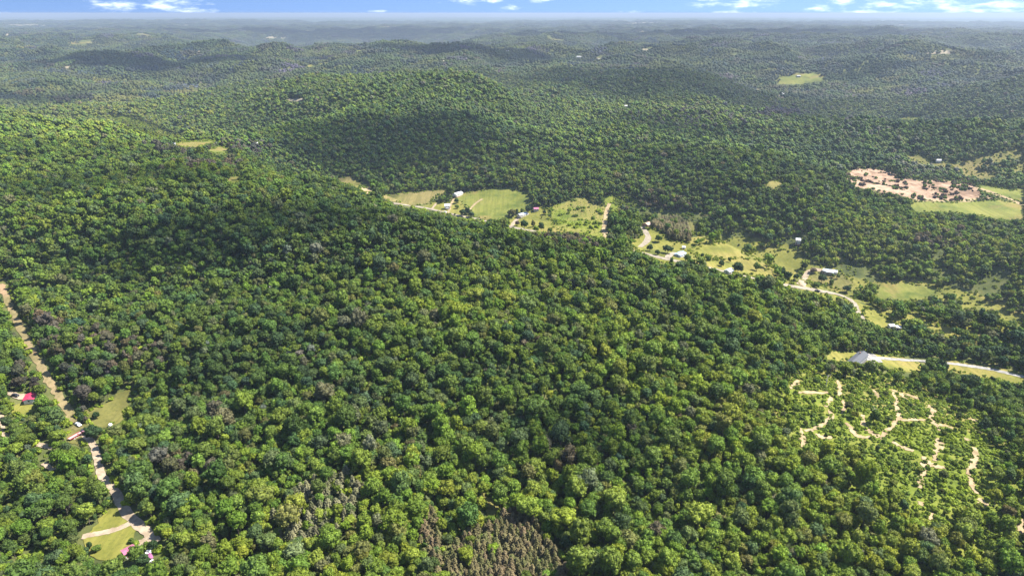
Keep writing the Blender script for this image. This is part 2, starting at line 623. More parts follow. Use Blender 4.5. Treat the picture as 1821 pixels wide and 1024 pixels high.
FIELDS = [
    # name, polygon, material, label
    ('field', [(806, 347), (835, 341), (880, 334), (905, 336), (938, 342), (946, 356), (944, 366), (934, 374), (908, 380), (902, 391), (868, 392), (845, 386), (838, 376), (826, 366), (812, 358)], 'pasture', 'large light green pasture in the middle of the farm valley'),
    ('field', [(672, 350), (720, 343), (770, 338), (797, 337), (790, 345), (772, 352), (766, 362), (735, 367), (700, 360)], 'dry_grass', 'olive brown meadow left of the large pasture'),
    ('lawn', [(752, 368), (770, 358), (792, 362), (812, 354), (836, 372), (836, 388), (800, 380)], 'lawn', 'grass round the white farmhouse beside the road'),
    ('field', [(968, 372), (1000, 362), (1030, 350), (1042, 354), (1052, 362), (1070, 365), (1081, 372), (1079, 420), (1060, 424), (1030, 416), (1000, 412), (984, 404), (976, 390)], 'bright_scrub', 'bright scrubby field right of the big pasture'),
    ('lawn', [(902, 392), (920, 382), (950, 372), (968, 366), (986, 400), (1010, 414), (975, 414), (935, 412), (905, 408)], 'lawn', 'lawn with tall trees between the pasture and the scrubby field'),
    ('lawn', [(1072, 350), (1088, 346), (1094, 352), (1086, 362), (1100, 366), (1112, 370), (1090, 372), (1078, 364)], 'bright_scrub', 'small bright clearing at the top of the dirt track'),
    ('lawn', [(1118, 436), (1140, 420), (1160, 404), (1176, 414), (1192, 428), (1226, 434), (1246, 440), (1230, 452), (1226, 462), (1180, 470), (1150, 452)], 'lawn', 'yellow green lawn around the curved driveway'),
    ('field', [(1222, 441), (1262, 436), (1310, 426), (1328, 430), (1322, 444), (1316, 458), (1290, 462), (1262, 458), (1232, 452)], 'lawn', 'yellow green hay field right of the curved driveway'),
    ('lawn', [(1222, 386), (1234, 398), (1246, 412), (1240, 420), (1230, 412), (1224, 400)], 'dry_grass', 'tan grass strip beside the brown pine stand'),
    ('lawn', [(1250, 466), (1300, 460), (1345, 462), (1368, 470), (1350, 492), (1310, 488), (1262, 478)], 'lawn', 'narrow meadow strip near the road bend'),
    ('field', [(1380, 446), (1398, 444), (1424, 464), (1424, 478), (1416, 492), (1408, 500), (1392, 492), (1378, 466)], 'lawn', 'bright grass field left of the long pale roofed house'),
    ('lawn', [(1346, 486), (1374, 474), (1378, 486), (1360, 494)], 'lawn', 'small yellow clearing left of the bright grass field'),
    ('lawn', [(1440, 488), (1470, 484), (1500, 490), (1518, 506), (1500, 516), (1472, 506), (1440, 502)], 'dry_grass', 'tan lawn below the long pale roofed house'),
    ('lawn', [(1484, 456), (1494, 452), (1500, 462), (1498, 474), (1490, 468)], 'dry_grass', 'tan dirt patch above the long pale roofed house'),
    ('field', [(1556, 512), (1580, 505), (1610, 501), (1650, 511), (1668, 518), (1650, 530), (1600, 536), (1560, 532)], 'pasture', 'oval green field ringed by trees on the right'),
    ('lawn', [(1534, 558), (1552, 557), (1580, 572), (1606, 580), (1580, 586), (1550, 580)], 'lawn', 'grass beside the end of the valley road'),
    ('field', [(1618, 368), (1626, 357), (1680, 360), (1740, 357), (1780, 356), (1821, 362), (1821, 392), (1790, 392), (1774, 390), (1740, 384), (1690, 378), (1630, 378)], 'pasture', 'long green hay field below the logged hillside'),
    ('field', [(1740, 328), (1790, 336), (1800, 340), (1821, 330), (1821, 362), (1790, 353), (1760, 344), (1744, 340)], 'pasture', 'green field beyond the pale track at the right edge'),
    ('field', [(1356, 330), (1372, 322), (1396, 321), (1388, 333), (1376, 337)], 'dry_grass', 'small tan field in the woods'),
    ('field', [(1600, 210), (1640, 207), (1628, 215), (1606, 215)], 'pasture', 'small pale field on the far right hills'),
    ('field', [(1612, 276), (1640, 276), (1658, 286), (1640, 290), (1616, 283)], 'dry_grass', 'sunlit strip of field behind a tree row'),
    ('field', [(306, 256), (340, 251), (380, 249), (388, 252), (366, 260), (340, 264), (318, 262)], 'pasture', 'sunlit meadow in the left valley'),
    ('lawn', [(595, 318), (625, 314), (636, 322), (650, 330), (636, 334), (612, 328)], 'dry_grass', 'olive clearing left of the farm valley'),
    ('lawn', [(640, 336), (660, 332), (662, 342), (652, 346)], 'trail', 'bare tan yard at the head of the farm valley'),
    ('field', [(402, 318), (420, 311), (432, 316), (420, 326), (408, 327)], 'pasture', 'small round clearing on the left hillside'),
    ('field', [(366, 268), (392, 260), (410, 266), (400, 276), (380, 274)], 'pasture', 'pale grass beside the sunlit meadow'),
    ('field', [(1376, 132), (1440, 130), (1482, 135), (1470, 144), (1420, 155), (1386, 150)], 'pasture', 'pale green field on the distant right slope'),
    ('field', [(150, 728), (186, 720), (204, 704), (228, 690), (242, 692), (236, 706), (228, 716), (228, 738), (216, 752), (186, 762), (160, 758)], 'dry_grass', 'olive tan meadow right of the cleared strip'),
    ('lawn', [(160, 946), (184, 918), (206, 890), (214, 900), (232, 930), (242, 942), (234, 974), (216, 990), (196, 1000), (172, 994), (150, 972), (148, 956)], 'lawn', 'mown lawn between the driveways at the bottom left'),
    ('lawn', [(20, 726), (40, 716), (62, 720), (64, 730), (40, 740), (22, 738)], 'lawn', 'rough lawn in front of the crimson roofed trailer home'),
    ('lawn', [(120, 768), (134, 752), (166, 756), (176, 776), (164, 790), (140, 792), (122, 786)], 'dry_grass', 'worn yard around the parked vehicles'),
    ('lawn', [(1463, 640), (1480, 624), (1530, 628), (1600, 636), (1634, 642), (1640, 662), (1600, 662), (1560, 648), (1500, 642)], 'lawn', 'grass verge around the white concrete yard'),
    ('lawn', [(1670, 642), (1700, 642), (1790, 656), (1821, 664), (1821, 684), (1780, 680), (1720, 668), (1680, 660)], 'lawn', 'grass below the concrete lane at the right edge'),
    ('clearing', [(858, 876), (872, 874), (890, 904), (884, 922), (866, 918)], 'dry_grass', 'small tan grass gap beside the brown pine stand'),
    ('clearing', [(1806, 926), (1821, 922), (1821, 962), (1812, 952), (1804, 940)], 'trail', 'bare pale ground at the right edge'),
]
for (nm, poly, mt, lab) in FIELDS:
    drape(nm, poly, M[mt], 0.22 if nm == 'field' else 0.26, lab)

CLEARCUT = [(1500, 312), (1516, 302), (1546, 300), (1575, 303), (1600, 318), (1640, 322), (1680, 320), (1716, 322), (1740, 336), (1744, 350), (1700, 358), (1660, 360), (1628, 356), (1600, 348), (1560, 340), (1520, 332)]
drape('logged_hillside', CLEARCUT, M['clearcut'], 0.2, 'pinkish bare logged hillside with debris', wob=2.2, clear=False)
drape('scrub_ground', [(1412, 694), (1440, 670), (1480, 676), (1560, 684), (1640, 702), (1700, 732), (1756, 800), (1768, 870), (1756, 918), (1660, 935), (1600, 905), (1540, 860), (1480, 800), (1420, 786)], M['bright_scrub'], 0.16, 'bright yellow green undergrowth between the dirt trails', clear=False, wob=3.0)
drape('scrub_ground', [(1380, 690), (1440, 655), (1560, 664), (1660, 692), (1816, 772), (1816, 1000), (1700, 1005), (1560, 926), (1440, 826), (1376, 776)], M['bright_scrub'], 0.08, 'green undergrowth round the young scrub', clear=False, wob=3.0)
drape('meadow_ground', [(1110, 446), (1150, 432), (1232, 420), (1340, 424), (1400, 434), (1450, 470), (1540, 500), (1660, 498), (1760, 530), (1821, 545), (1821, 615), (1640, 602), (1560, 566), (1400, 508), (1240, 478)], M['lawn'], 0.10, 'bright meadow ground between the scattered valley trees', clear=False, wob=2.5)
drape('meadow_ground', [(186, 206), (216, 204), (244, 212), (300, 236), (340, 250), (300, 257), (256, 252), (214, 234)], M['bright_scrub'], 0.2, 'pale yellow green meadow in the distant left valley', clear=False, wob=1.5)
drape('meadow_ground', [(540, 122), (560, 112), (600, 98), (640, 86), (650, 90), (610, 106), (580, 122)], M['pasture'], 0.3, 'pale misty valley floor in the distance', clear=False, wob=0.8)
drape('meadow_ground', [(1600, 285), (1700, 290), (1821, 262), (1821, 326), (1745, 326), (1690, 312)], M['dry_grass'], 0.10, 'pale meadow ground above the logged hillside', clear=False, wob=2.0)

FAR_FIELDS = [
    [(234, 62), (250, 58), (282, 64), (262, 67)], [(0, 62), (20, 58), (26, 63), (4, 65)], [(310, 45), (335, 44), (333, 46), (312, 46)],
    [(545, 54), (575, 53), (570, 55), (548, 56)], [(170, 49), (200, 48), (196, 50), (172, 51)], [(20, 68), (36, 66), (34, 68)],
    [(1254, 62), (1270, 57), (1280, 57), (1262, 64)], [(1110, 41), (1170, 40), (1174, 42), (1116, 43)], [(670, 47), (710, 47), (706, 49), (676, 49)],
    [(1024, 100), (1034, 98), (1042, 102), (1030, 106)], [(1050, 106), (1074, 103), (1078, 106), (1056, 108)], [(380, 149), (402, 147), (406, 151), (388, 152)],
    [(784, 106), (800, 107), (792, 109)], [(1406, 82), (1418, 83), (1412, 84)], [(1438, 83), (1456, 83), (1450, 85)], [(1376, 122), (1396, 121), (1396, 124), (1380, 125)],
    [(1382, 165), (1396, 161), (1404, 170), (1394, 176), (1384, 172)], [(470, 66), (510, 66), (506, 69), (474, 69)], [(120, 76), (176, 74), (170, 78), (130, 79)],
    [(1500, 72), (1530, 72), (1526, 74)], [(0, 44), (60, 43), (90, 46), (40, 47)], [(820, 42), (850, 41), (852, 43)], [(1580, 44), (1620, 44), (1610, 46)],
]
FAR_FIELDS += [[(330, 92), (362, 91), (356, 94)], [(420, 112), (450, 111), (446, 115)], [(90, 120), (124, 118), (120, 123)], [(690, 76), (730, 75), (724, 78)], [(960, 70), (1000, 70), (994, 73)], [(1120, 88), (1160, 87), (1150, 91)], [(1540, 104), (1580, 103), (1574, 107)], [(1700, 66), (1750, 66), (1744, 69)], [(1760, 118), (1800, 117), (1794, 122)], [(1210, 102), (1240, 102), (1236, 105)], [(30, 96), (56, 95), (50, 98)], [(850, 62), (890, 62), (886, 64)],
    [(60, 75), (84, 74), (80, 76)], [(96, 58), (112, 57), (110, 59)], [(200, 57), (226, 55), (222, 57)], [(140, 55), (160, 55), (158, 56)], [(240, 69), (262, 68), (258, 71)],
    [(198, 172), (202, 170), (203, 180), (200, 182)], [(346, 146), (366, 146), (362, 149)], [(465, 156), (495, 155), (490, 158)], [(508, 177), (540, 176), (534, 182), (516, 181)], [(268, 154), (290, 151), (286, 157)],
    [(1340, 70), (1380, 70), (1376, 72)], [(1640, 90), (1700, 90), (1690, 97), (1650, 97)], [(1332, 156), (1360, 156), (1356, 161), (1336, 160)], [(868, 113), (896, 114), (890, 117)], [(1112, 56), (1150, 56), (1146, 58)],
    [(640, 46), (668, 45), (664, 47)], [(1230, 41), (1270, 41), (1266, 43)], [(1510, 40), (1550, 41), (1546, 42)], [(960, 40), (1010, 41), (1004, 42)], [(1060, 36), (1120, 36), (1116, 37)]]
for k, poly in enumerate(FAR_FIELDS):
    drape('field', poly, M['pale_soil'] if k % 3 else M['dry_grass'], 0.8 + 0.1 * (k % 3), 'pale field among the distant woods', wob=0.35)

# roads
ribbon('road', [(150, 772), (162, 786), (170, 800), (176, 830), (182, 848), (200, 866), (212, 886), (222, 906), (238, 926), (258, 944), (280, 964)], [3.2, 3.6, 4.2, 4.2], M['gravel'], 0.34, 'pale worn lane curving down to the bottom left corner', clear_px=14)
ribbon('driveway', [(146, 955), (166, 951), (190, 946), (212, 940), (234, 930)], 3.0, M['gravel'], 0.38, 'straight gravel driveway crossing the lawn', clear_px=11)
ribbon('driveway', [(270, 957), (256, 964), (244, 972), (234, 980)], [3.5, 5.5, 4.5], M['gravel'], 0.42, 'short gravel driveway to the pink roofed trailer', clear_px=6)
ribbon('cleared_strip', [(0, 506), (14, 534), (34, 580), (56, 622), (78, 660), (98, 694), (118, 726), (130, 748), (140, 764)], [4, 4.5, 4.2, 4.2, 4], M['row'], 0.3, 'straight cleared strip of reddish dirt and grass', 0.12, clear_px=16)
ribbon('driveway', [(128, 782), (140, 774), (150, 768), (158, 774)], [3, 4, 3], M['gravel'], 0.4, 'gravel yard track by the parked vehicles', clear_px=5)
ribbon('driveway', [(14, 698), (26, 703), (38, 706), (50, 706)], [2.5, 4, 5], M['gravel'], 0.4, 'pale gravel drive to the crimson roofed trailer home', clear_px=6)
ribbon('driveway', [(0, 734), (2, 752), (6, 772), (14, 780)], 3.0, M['gravel'], 0.4, 'gravel lane at the left edge', clear_px=5)
ribbon('driveway', [(64, 789), (78, 793), (94, 797)], 3.0, M['gravel'], 0.4, 'bit of gravel lane among the trees on the left', clear_px=5)
ribbon('driveway', [(77, 824), (86, 830), (95, 837)], 2.4, M['gravel'], 0.4, 'short pale lane piece under the trees on the left', clear_px=4)
ribbon('road', [(700, 362), (735, 367), (760, 371), (786, 377), (812, 383), (838, 388), (862, 393)], 5.0, M['tarmac'], 0.4, 'pale valley road below the farmhouse and the pasture', clear_px=4.0)
ribbon('road', [(862, 393), (890, 400), (916, 406), (950, 412), (990, 420), (1020, 426), (1046, 432), (1068, 435), (1100, 442), (1140, 450), (1180, 460), (1240, 472), (1300, 486), (1350, 498), (1396, 507)], 5.0, M['tarmac'], 0.4, 'middle of the valley road, mostly hidden behind trees', clear_px=3.0, open_view=False)
ribbon('road', [(1396, 507), (1430, 513), (1460, 518), (1490, 524), (1510, 532), (1520, 542), (1526, 556), (1534, 568)], [5.0, 4.5, 4.5], M['tarmac'], 0.4, 'pale valley road bending towards the white trailers', clear_px=3.5)
ribbon('driveway', [(1078, 426), (1075, 410), (1076, 392), (1079, 374), (1084, 362)], 5.0, M['trail'], 0.4, 'straight dirt track up beside the scrubby field', clear_px=3)
ribbon('driveway', [(1138, 440), (1150, 430), (1152, 420), (1146, 410), (1143, 402)], 5.0, M['tarmac'], 0.42, 'curved paved driveway on the lawn', clear_px=4)
ribbon('driveway', [(1186, 462), (1192, 454), (1202, 450), (1214, 453)], 5.0, M['tarmac'], 0.42, 'pale drive to the blue roofed house', clear_px=4)
ribbon('driveway', [(1424, 508), (1430, 496), (1436, 486), (1448, 480), (1462, 482)], [7, 6, 5], M['gravel'], 0.42, 'gravel driveway up to the long pale roofed house', clear_px=4)
ribbon('driveway', [(834, 374), (846, 362), (858, 354)], 3.5, M['trail'], 0.4, 'tan cart track across the large pasture')
ribbon('driveway', [(794, 384), (798, 376), (806, 356), (818, 346)], 3.0, M['trail'], 0.4, 'farm track from the road to the white barn')
ribbon('driveway', [(908, 406), (916, 394), (926, 386), (940, 380)], 5.0, M['gravel'], 0.4, 'pale driveway to the farmhouse behind tall trees', clear_px=3)
ribbon('driveway', [(1736, 334), (1762, 342), (1784, 350), (1821, 366)], [8, 7, 6], M['trail'], 0.4, 'pale track crossing the fields at the right edge')
ribbon('driveway', [(1626, 356), (1690, 358), (1730, 356), (1764, 350), (1776, 349)], [5, 9, 9], M['trail'], 0.36, 'dirt track along the edge of the logged hillside')
ribbon('driveway', [(768, 372), (776, 362)], 3.0, M['gravel'], 0.4, 'short drive by the farmhouse', clear_px=3)
ribbon('lane', [(1530, 634), (1560, 637), (1600, 640), (1650, 643), (1700, 648), (1760, 657), (1800, 666), (1821, 671)], [4.6, 3.4, 3.4, 3.6], M['concrete'], 0.42, 'white concrete lane leading to the right edge', clear_px=5)
drape('concrete_yard', [(1526, 631), (1548, 629), (1556, 632), (1566, 640), (1570, 645), (1554, 646), (1540, 640)], M['concrete'], 0.46, 'white concrete yard in front of the dark grey house', wob=0.3)
TRAILS = [
    [(1478, 706), (1472, 718), (1470, 724)], [(1474, 730), (1480, 742), (1470, 752), (1456, 758), (1446, 764), (1430, 766)],
    [(1424, 762), (1428, 786), (1426, 796)], [(1498, 712), (1502, 722), (1498, 736)], [(1504, 752), (1514, 764), (1522, 774), (1534, 778)],
    [(1534, 738), (1536, 754), (1544, 766), (1556, 774), (1540, 778), (1530, 776)], [(1586, 696), (1594, 712), (1594, 726), (1596, 744), (1586, 760), (1574, 770), (1568, 782)],
    [(1586, 694), (1600, 700), (1608, 708)], [(1604, 700), (1624, 706), (1636, 712)], [(1554, 694), (1560, 702), (1566, 710)],
    [(1602, 748), (1622, 747), (1646, 747)], [(1652, 720), (1656, 732), (1654, 746), (1664, 756), (1670, 766)], [(1664, 756), (1680, 757), (1694, 762)],
    [(1650, 724), (1666, 734)], [(1668, 780), (1670, 790), (1664, 804), (1662, 820)], [(1586, 786), (1606, 796), (1624, 803)],
    [(1640, 812), (1652, 824), (1664, 830), (1680, 832)], [(1640, 822), (1644, 834), (1638, 850), (1634, 868)], [(1636, 892), (1640, 902)],
    [(1656, 912), (1656, 926)], [(1732, 796), (1736, 812), (1730, 826), (1720, 844)], [(1724, 848), (1728, 862), (1736, 878)], [(1712, 778), (1722, 784)],
    [(1406, 692), (1416, 680), (1418, 676)], [(1416, 698), (1440, 698), (1474, 699)], [(1740, 886), (1754, 900)], [(1450, 772), (1466, 778), (1480, 778)],
    [(1488, 676), (1494, 690), (1492, 704)], [(1722, 746), (1738, 748)],
]
for k, tl in enumerate(TRAILS):
    ribbon('trail', tl, [1.7, 2.7 + (k % 3) * 0.5, 2.0], M['trail'], 0.36 + 0.03 * (k % 3), 'pale dirt trail winding through the young scrub', 0.2, clear_px=3.2)
HOUSE_PX = [(54, 710, 14, 12), (231, 988, 20, 20), (267, 996, 9, 14), (158, 769, 8, 8), (138, 775, 14, 10), (795, 368, 8, 8), (814, 348, 9, 6), (929, 384, 12, 6), (953, 374, 7, 4), (1150, 402, 7, 5),
            (1209, 455, 8, 5), (1215, 443, 5, 5), (1296, 485, 6, 5), (1418, 431, 6, 8), (1475, 484, 16, 6), (1584, 580, 6, 6), (1597, 583, 6, 6), (1532, 639, 9, 5), (645, 329, 8, 5), (1114, 188, 5, 3)]
for (hx0, hy0, hw, hh) in HOUSE_PX:
    CLEAR.append(np.array([(hx0 + hw * math.cos(a * math.pi / 5), hy0 + hh * math.sin(a * math.pi / 5)) for a in range(10)]))
ALL_PX = CLEAR + [np.array(CLEARCUT, float)]
# ------------------------------------------------------------------ trees: materials
def mat_leaf(name, noise_scale, transl=0.30, dark=0.52, lite=1.5):
    m, t, b = principled(name, 0.7, 0.18)
    at_ = t.n('ShaderNodeAttribute', attribute_type='INSTANCER', attribute_name='tint')
    tcn = t.n('ShaderNodeTexCoord')
    n1 = t.noise(tcn.outputs['Object'], noise_scale, 3, 0.6)
    f = t.ramp(n1, [(0.34, (dark, dark, dark)), (0.52, (1, 1, 1)), (0.70, (lite, lite * 0.97, lite * 0.8))])
    c = t.mix(1.0, at_.outputs['Color'], f, 'MULTIPLY')
    t.link(c, b.inputs['Base Color'])
    tr = t.n('ShaderNodeBsdfTranslucent')
    t.link(t.mix(1.0, c, (1.25, 1.15, 0.6), 'MULTIPLY'), tr.inputs[0])
    mx = t.n('ShaderNodeMixShader')
    mx.inputs[0].default_value = transl
    t.link(b.outputs[0], mx.inputs[1])
    t.link(tr.outputs[0], mx.inputs[2])
    t.link(mx.outputs[0], m.node_tree.nodes['Material Output'].inputs[0])
    return m


M['leaf'] = mat_leaf('leaves', 0.9)
M['leaf_far'] = mat_leaf('leaves_far', 0.35, 0.24)
M['needle'] = mat_leaf('needles', 1.4, 0.12)
m_, t_, b_ = principled('bark', 0.9, 0.1)
t_.link(t_.ramp(t_.noise(t_.n('ShaderNodeTexCoord').outputs['Object'], 2.0, 4), [(0.35, (0.075, 0.06, 0.045)), (0.65, (0.19, 0.165, 0.13))]), b_.inputs['Base Color'])
M['bark'] = m_

# ------------------------------------------------------------------ trees: shapes
_ICO = {}


def ico(sub):
    if sub not in _ICO:
        bm = bmesh.new()
        bmesh.ops.create_icosphere(bm, subdivisions=sub, radius=1.0)
        _ICO[sub] = (np.array([v.co[:] for v in bm.verts]), [tuple(v.index for v in f.verts) for f in bm.faces])
        bm.free()
    return _ICO[sub]


class Geo:
    def __init__(self):
        self.v, self.f, self.n, self.m, self.s = [], [], 0, [], []

    def add(self, V, F, mat=0, smooth=True):
        V = np.asarray(V, float)
        self.v.append(V)
        self.f += [tuple(i + self.n for i in f) for f in F]
        self.m += [mat] * len(F)
        self.s += [smooth] * len(F)
        self.n += len(V)

    def blob(self, rs, c, r, sub, jit, mat=0, smooth=True):
        V, F = ico(sub)
        V = V * (1 + rs.normal(0, jit, (len(V), 1))) * np.asarray(r) + np.asarray(c)
        self.add(V, F, mat, smooth)

    def cards(self, rs, P, N, size, tilt=0.8, mat=0):
        n = len(P)
        N = N + rs.normal(0, tilt, N.shape)
        N /= np.linalg.norm(N, axis=1)[:, None]
        A = np.cross(N, rs.normal(0, 1, N.shape))
        A /= np.linalg.norm(A, axis=1)[:, None]
        B = np.cross(N, A)
        s = rs.uniform(size[0], size[1], (n, 1))
        q = rs.uniform(0.55, 1.15, (n, 4))
        V = np.stack([P + A * s * q[:, :1], P + B * s * q[:, 1:2], P - A * s * q[:, 2:3], P - B * s * q[:, 3:4]], 1).reshape(-1, 3)
        F = [(4 * i, 4 * i + 1, 4 * i + 2, 4 * i + 3) for i in range(n)]
        self.add(V, F, mat, False)

    def tube(self, pts, rad, seg=6, mat=0):
        pts = np.asarray(pts, float)
        V, F = [], []
        for i, (p, r) in enumerate(zip(pts, rad)):
            d = pts[min(i + 1, len(pts) - 1)] - pts[max(i - 1, 0)]
            d = d / np.linalg.norm(d)
            a = np.cross(d, [0.3, 0.9, 0.1])
            a /= np.linalg.norm(a)
            b = np.cross(d, a)
            for k in range(seg):
                th = 2 * np.pi * k / seg
                V.append(p + (a * np.cos(th) + b * np.sin(th)) * r)
        for i in range(len(pts) - 1):
            for k in range(seg):
                F.append((i * seg + k, i * seg + (k + 1) % seg, (i + 1) * seg + (k + 1) % seg, (i + 1) * seg + k))
        F.append(tuple(range(len(V) - seg, len(V))))
        self.add(V, F, mat, True)

    def mesh(self, name, mats):
        me = bpy.data.meshes.new(name)
        me.from_pydata(np.vstack(self.v).tolist(), [], self.f)
        me.polygons.foreach_set('material_index', self.m)
        me.polygons.foreach_set('use_smooth', self.s)
        for mt in mats:
            me.materials.append(mt)
        me.update()
        return me


def fib(n, zmin):
    k = np.arange(n) + 0.5
    z = 1 - (1 - zmin) * k / n
    th = k * 2.399963
    r = np.sqrt(np.maximum(0, 1 - z * z))
    return np.stack([r * np.cos(th), r * np.sin(th), z], -1)


def broadleaf_crown(g, seed, lobes, sub, cards, size, mat=0, form=0):
    rs = np.random.default_rng(seed)
    rad = np.array([[3.5, 3.5, 3.9], [4.1, 3.7, 3.1], [2.8, 3.0, 4.7], [3.7, 3.0, 3.7], [3.2, 3.9, 3.3]][form % 5])
    c = np.array([0, 0, 12.4 - rad[2]])
    D = fib(lobes, -0.55) + rs.normal(0, 0.13, (lobes, 3))
    D /= np.linalg.norm(D, axis=1)[:, None]
    g.blob(rs, c, rad * 0.66, max(1, sub), 0.10, mat)
    for d in D:
        r = rs.uniform(0.22, 0.50) * rad.mean() * (1.18 if d[2] > 0.2 else 0.95) * (1.0 if lobes > 9 else 1.35)
        lc = c + d * rad * rs.uniform(0.55, 0.95)
        g.blob(rs, lc, np.array([1, 1, 0.86]) * r, sub, 0.11, mat)
        if cards:
            q = rs.normal(0, 1, (cards, 3)) + d * 0.9 + np.array([0, 0, 0.35])
            q /= np.linalg.norm(q, axis=1)[:, None]
            g.cards(rs, lc + q * r * rs.uniform(0.92, 1.18, (cards, 1)), q, size, 0.75, mat)


def broadleaf_trunk(g, seed, mat=0, limbs=4):
    rs = np.random.default_rng(seed + 900)
    b = rs.normal(0, 0.25, 2)
    g.tube([(0, 0, -0.8), (b[0] * .4, b[1] * .4, 3.2), (b[0], b[1], 6.4), (b[0] * 1.3, b[1] * 1.3, 9.6)], [0.30, 0.22, 0.17, 0.06], 6, mat)
    for k in range(limbs):
        a = k * 2 * np.pi / limbs + rs.uniform(-.4, .4)
        z = rs.uniform(4.4, 6.6)
        d = np.array([np.cos(a), np.sin(a), 0])
        g.tube([(b[0], b[1], z), tuple(d * 1.3 + (0, 0, z + 1.3)), tuple(d * 2.5 + (0, 0, z + 2.9))], [0.12, 0.08, 0.03], 5, mat)


def pine_crown(g, seed, whorls, per, cards, size, mat=0, wide=1.0):
    rs = np.random.default_rng(seed)
    for i in range(whorls):
        f = i / (whorls - 1)
        z = 4.6 + 9.6 * f
        L = (1.9 * (1 - f) ** 0.75 + 0.28) * wide
        for k in range(per):
            a = 2 * np.pi * (k + rs.uniform(-.3, .3)) / per + i * 0.7
            d = np.array([np.cos(a), np.sin(a), 0])
            l = L * rs.uniform(0.7, 1.2)
            up = rs.uniform(-0.05, 0.35) * l
            p0 = np.array([0, 0, z])
            tip = p0 + d * l + (0, 0, up)
            s = np.cross(d, (0, 0, 1)) * l * 0.24
            m = p0 + d * l * 0.55 + (0, 0, up * 0.4 + 0.12)
            g.add([p0, m + s, tip, m - s, m + (0, 0, 0.25 * l)], [(0, 1, 4), (1, 2, 4), (2, 3, 4), (3, 0, 4), (0, 3, 2, 1)], mat, False)
            if cards:
                P = p0 + (tip - p0) * rs.uniform(0.35, 1.05, (cards, 1)) + rs.normal(0, 0.13 * l, (cards, 3))
                g.cards(rs, P, np.tile(d * 0.4 + (0, 0, 0.8), (cards, 1)), size, 0.9, mat)
    g.add([(0.12, 0, 14.0), (-0.07, 0.1, 14.0), (-0.07, -0.1, 14.0), (0, 0, 15.2)], [(0, 1, 3), (1, 2, 3), (2, 0, 3)], mat, False)


def pine_trunk(g, seed, mat=0):
    g.tube([(0, 0, -0.8), (0, 0, 5), (0.04, 0, 10), (0, 0, 14.3)], [0.20, 0.16, 0.10, 0.03], 6, mat)


def shrub_shape(g, seed, lobes, cards, sub=1, mat=0):
    rs = np.random.default_rng(seed)
    for k in range(lobes):
        a, rr = rs.uniform(0, 6.28), rs.uniform(0.2, 1.5)
        r = rs.uniform(0.6, 1.05)
        c = np.array([rr * np.cos(a), rr * np.sin(a), rs.uniform(0.5, 1.3)])
        g.blob(rs, c, r, sub, 0.16, mat)
        q = rs.normal(0, 1, (cards, 3)) + (0, 0, 0.8)
        q /= np.linalg.norm(q, axis=1)[:, None]
        g.cards(rs, c + q * r, q, (0.22, 0.5), 0.8, mat)


def new_source(name, g, mats):
    o = bpy.data.objects.new(name, g.mesh(name, mats))
    return o


def source_collection(name, objs):
    c = bpy.data.collections.new(name)
    for o in objs:
        c.objects.link(o)
    return c


NV = 12
CROWN_ME, TRUNK_ME, PCROWN_ME, PTRUNK_ME = [], [], [], []
hi_o, mid_o, low_o, pine_o, pine_m, shrub_o, patch_o = [], [], [], [], [], [], []
for k in range(NV):
    g = Geo(); broadleaf_crown(g, 100 + k, 24, 1, 32, (0.26, 0.56), 0, k); CROWN_ME.append(g.mesh('crown', [M['leaf']]))
    g = Geo(); broadleaf_trunk(g, 100 + k); TRUNK_ME.append(g.mesh('trunk', [M['bark']]))
    g = Geo(); broadleaf_crown(g, 100 + k, 24, 1, 32, (0.26, 0.56), 0, k); broadleaf_trunk(g, 100 + k, 1); hi_o.append(new_source('broadleaf_source_%d' % k, g, [M['leaf'], M['bark']]))
    g = Geo(); broadleaf_crown(g, 300 + k, 14, 1, 12, (0.45, 0.9), 0, k); broadleaf_trunk(g, 300 + k, 1, 2); mid_o.append(new_source('broadleaf_mid_source_%d' % k, g, [M['leaf'], M['bark']]))
    g = Geo(); broadleaf_crown(g, 500 + k, 8, 1, 0, None, 0, k); low_o.append(new_source('broadleaf_far_source_%d' % k, g, [M['leaf_far']]))
for k in range(5):
    g = Geo(); pine_crown(g, 700 + k, 11, 8, 5, (0.16, 0.34), 0); PCROWN_ME.append(g.mesh('crown', [M['needle']]))
    g = Geo(); pine_trunk(g, 700 + k); PTRUNK_ME.append(g.mesh('trunk', [M['bark']]))
    g = Geo(); pine_crown(g, 700 + k, 11, 8, 5, (0.16, 0.34), 0); pine_trunk(g, 700 + k, 1); pine_o.append(new_source('pine_source_%d' % k, g, [M['needle'], M['bark']]))
    g = Geo(); pine_crown(g, 800 + k, 7, 7, 0, None, 0, 1.25); pine_m.append(new_source('pine_far_source_%d' % k, g, [M['needle']]))
for k in range(6):
    g = Geo(); shrub_shape(g, 900 + k, 6, 14); shrub_o.append(new_source('shrub_source_%d' % k, g, [M['leaf']]))
for k in range(6):
    rs = np.random.default_rng(40 + k)
    g = Geo()
    for q in range(60):
        a, rr = rs.uniform(0, 6.28), 38 * math.sqrt(rs.uniform(0, 1))
        s = rs.uniform(0.5, 1.05)
        c = np.array([rr * np.cos(a), rr * np.sin(a), 6.5 * s + rs.normal(0, 1)])
        g.blob(rs, c, np.array([4.6, 4.6, 5.2]) * s, 1, 0.14)
        for z in range(2):
            d = rs.normal(0, 1, 3)
            d /= np.linalg.norm(d)
            d[2] = abs(d[2])
            g.blob(rs, c + d * 3.6 * s, 2.3 * s, 1, 0.12)
    patch_o.append(new_source('woodland_source_%d' % k, g, [M['leaf_far']]))
C_HI = source_collection('broadleaf_near', hi_o)
C_MID = source_collection('broadleaf_mid', mid_o)
C_LOW = source_collection('broadleaf_far', low_o)
C_PINE = source_collection('pine_near', pine_o)
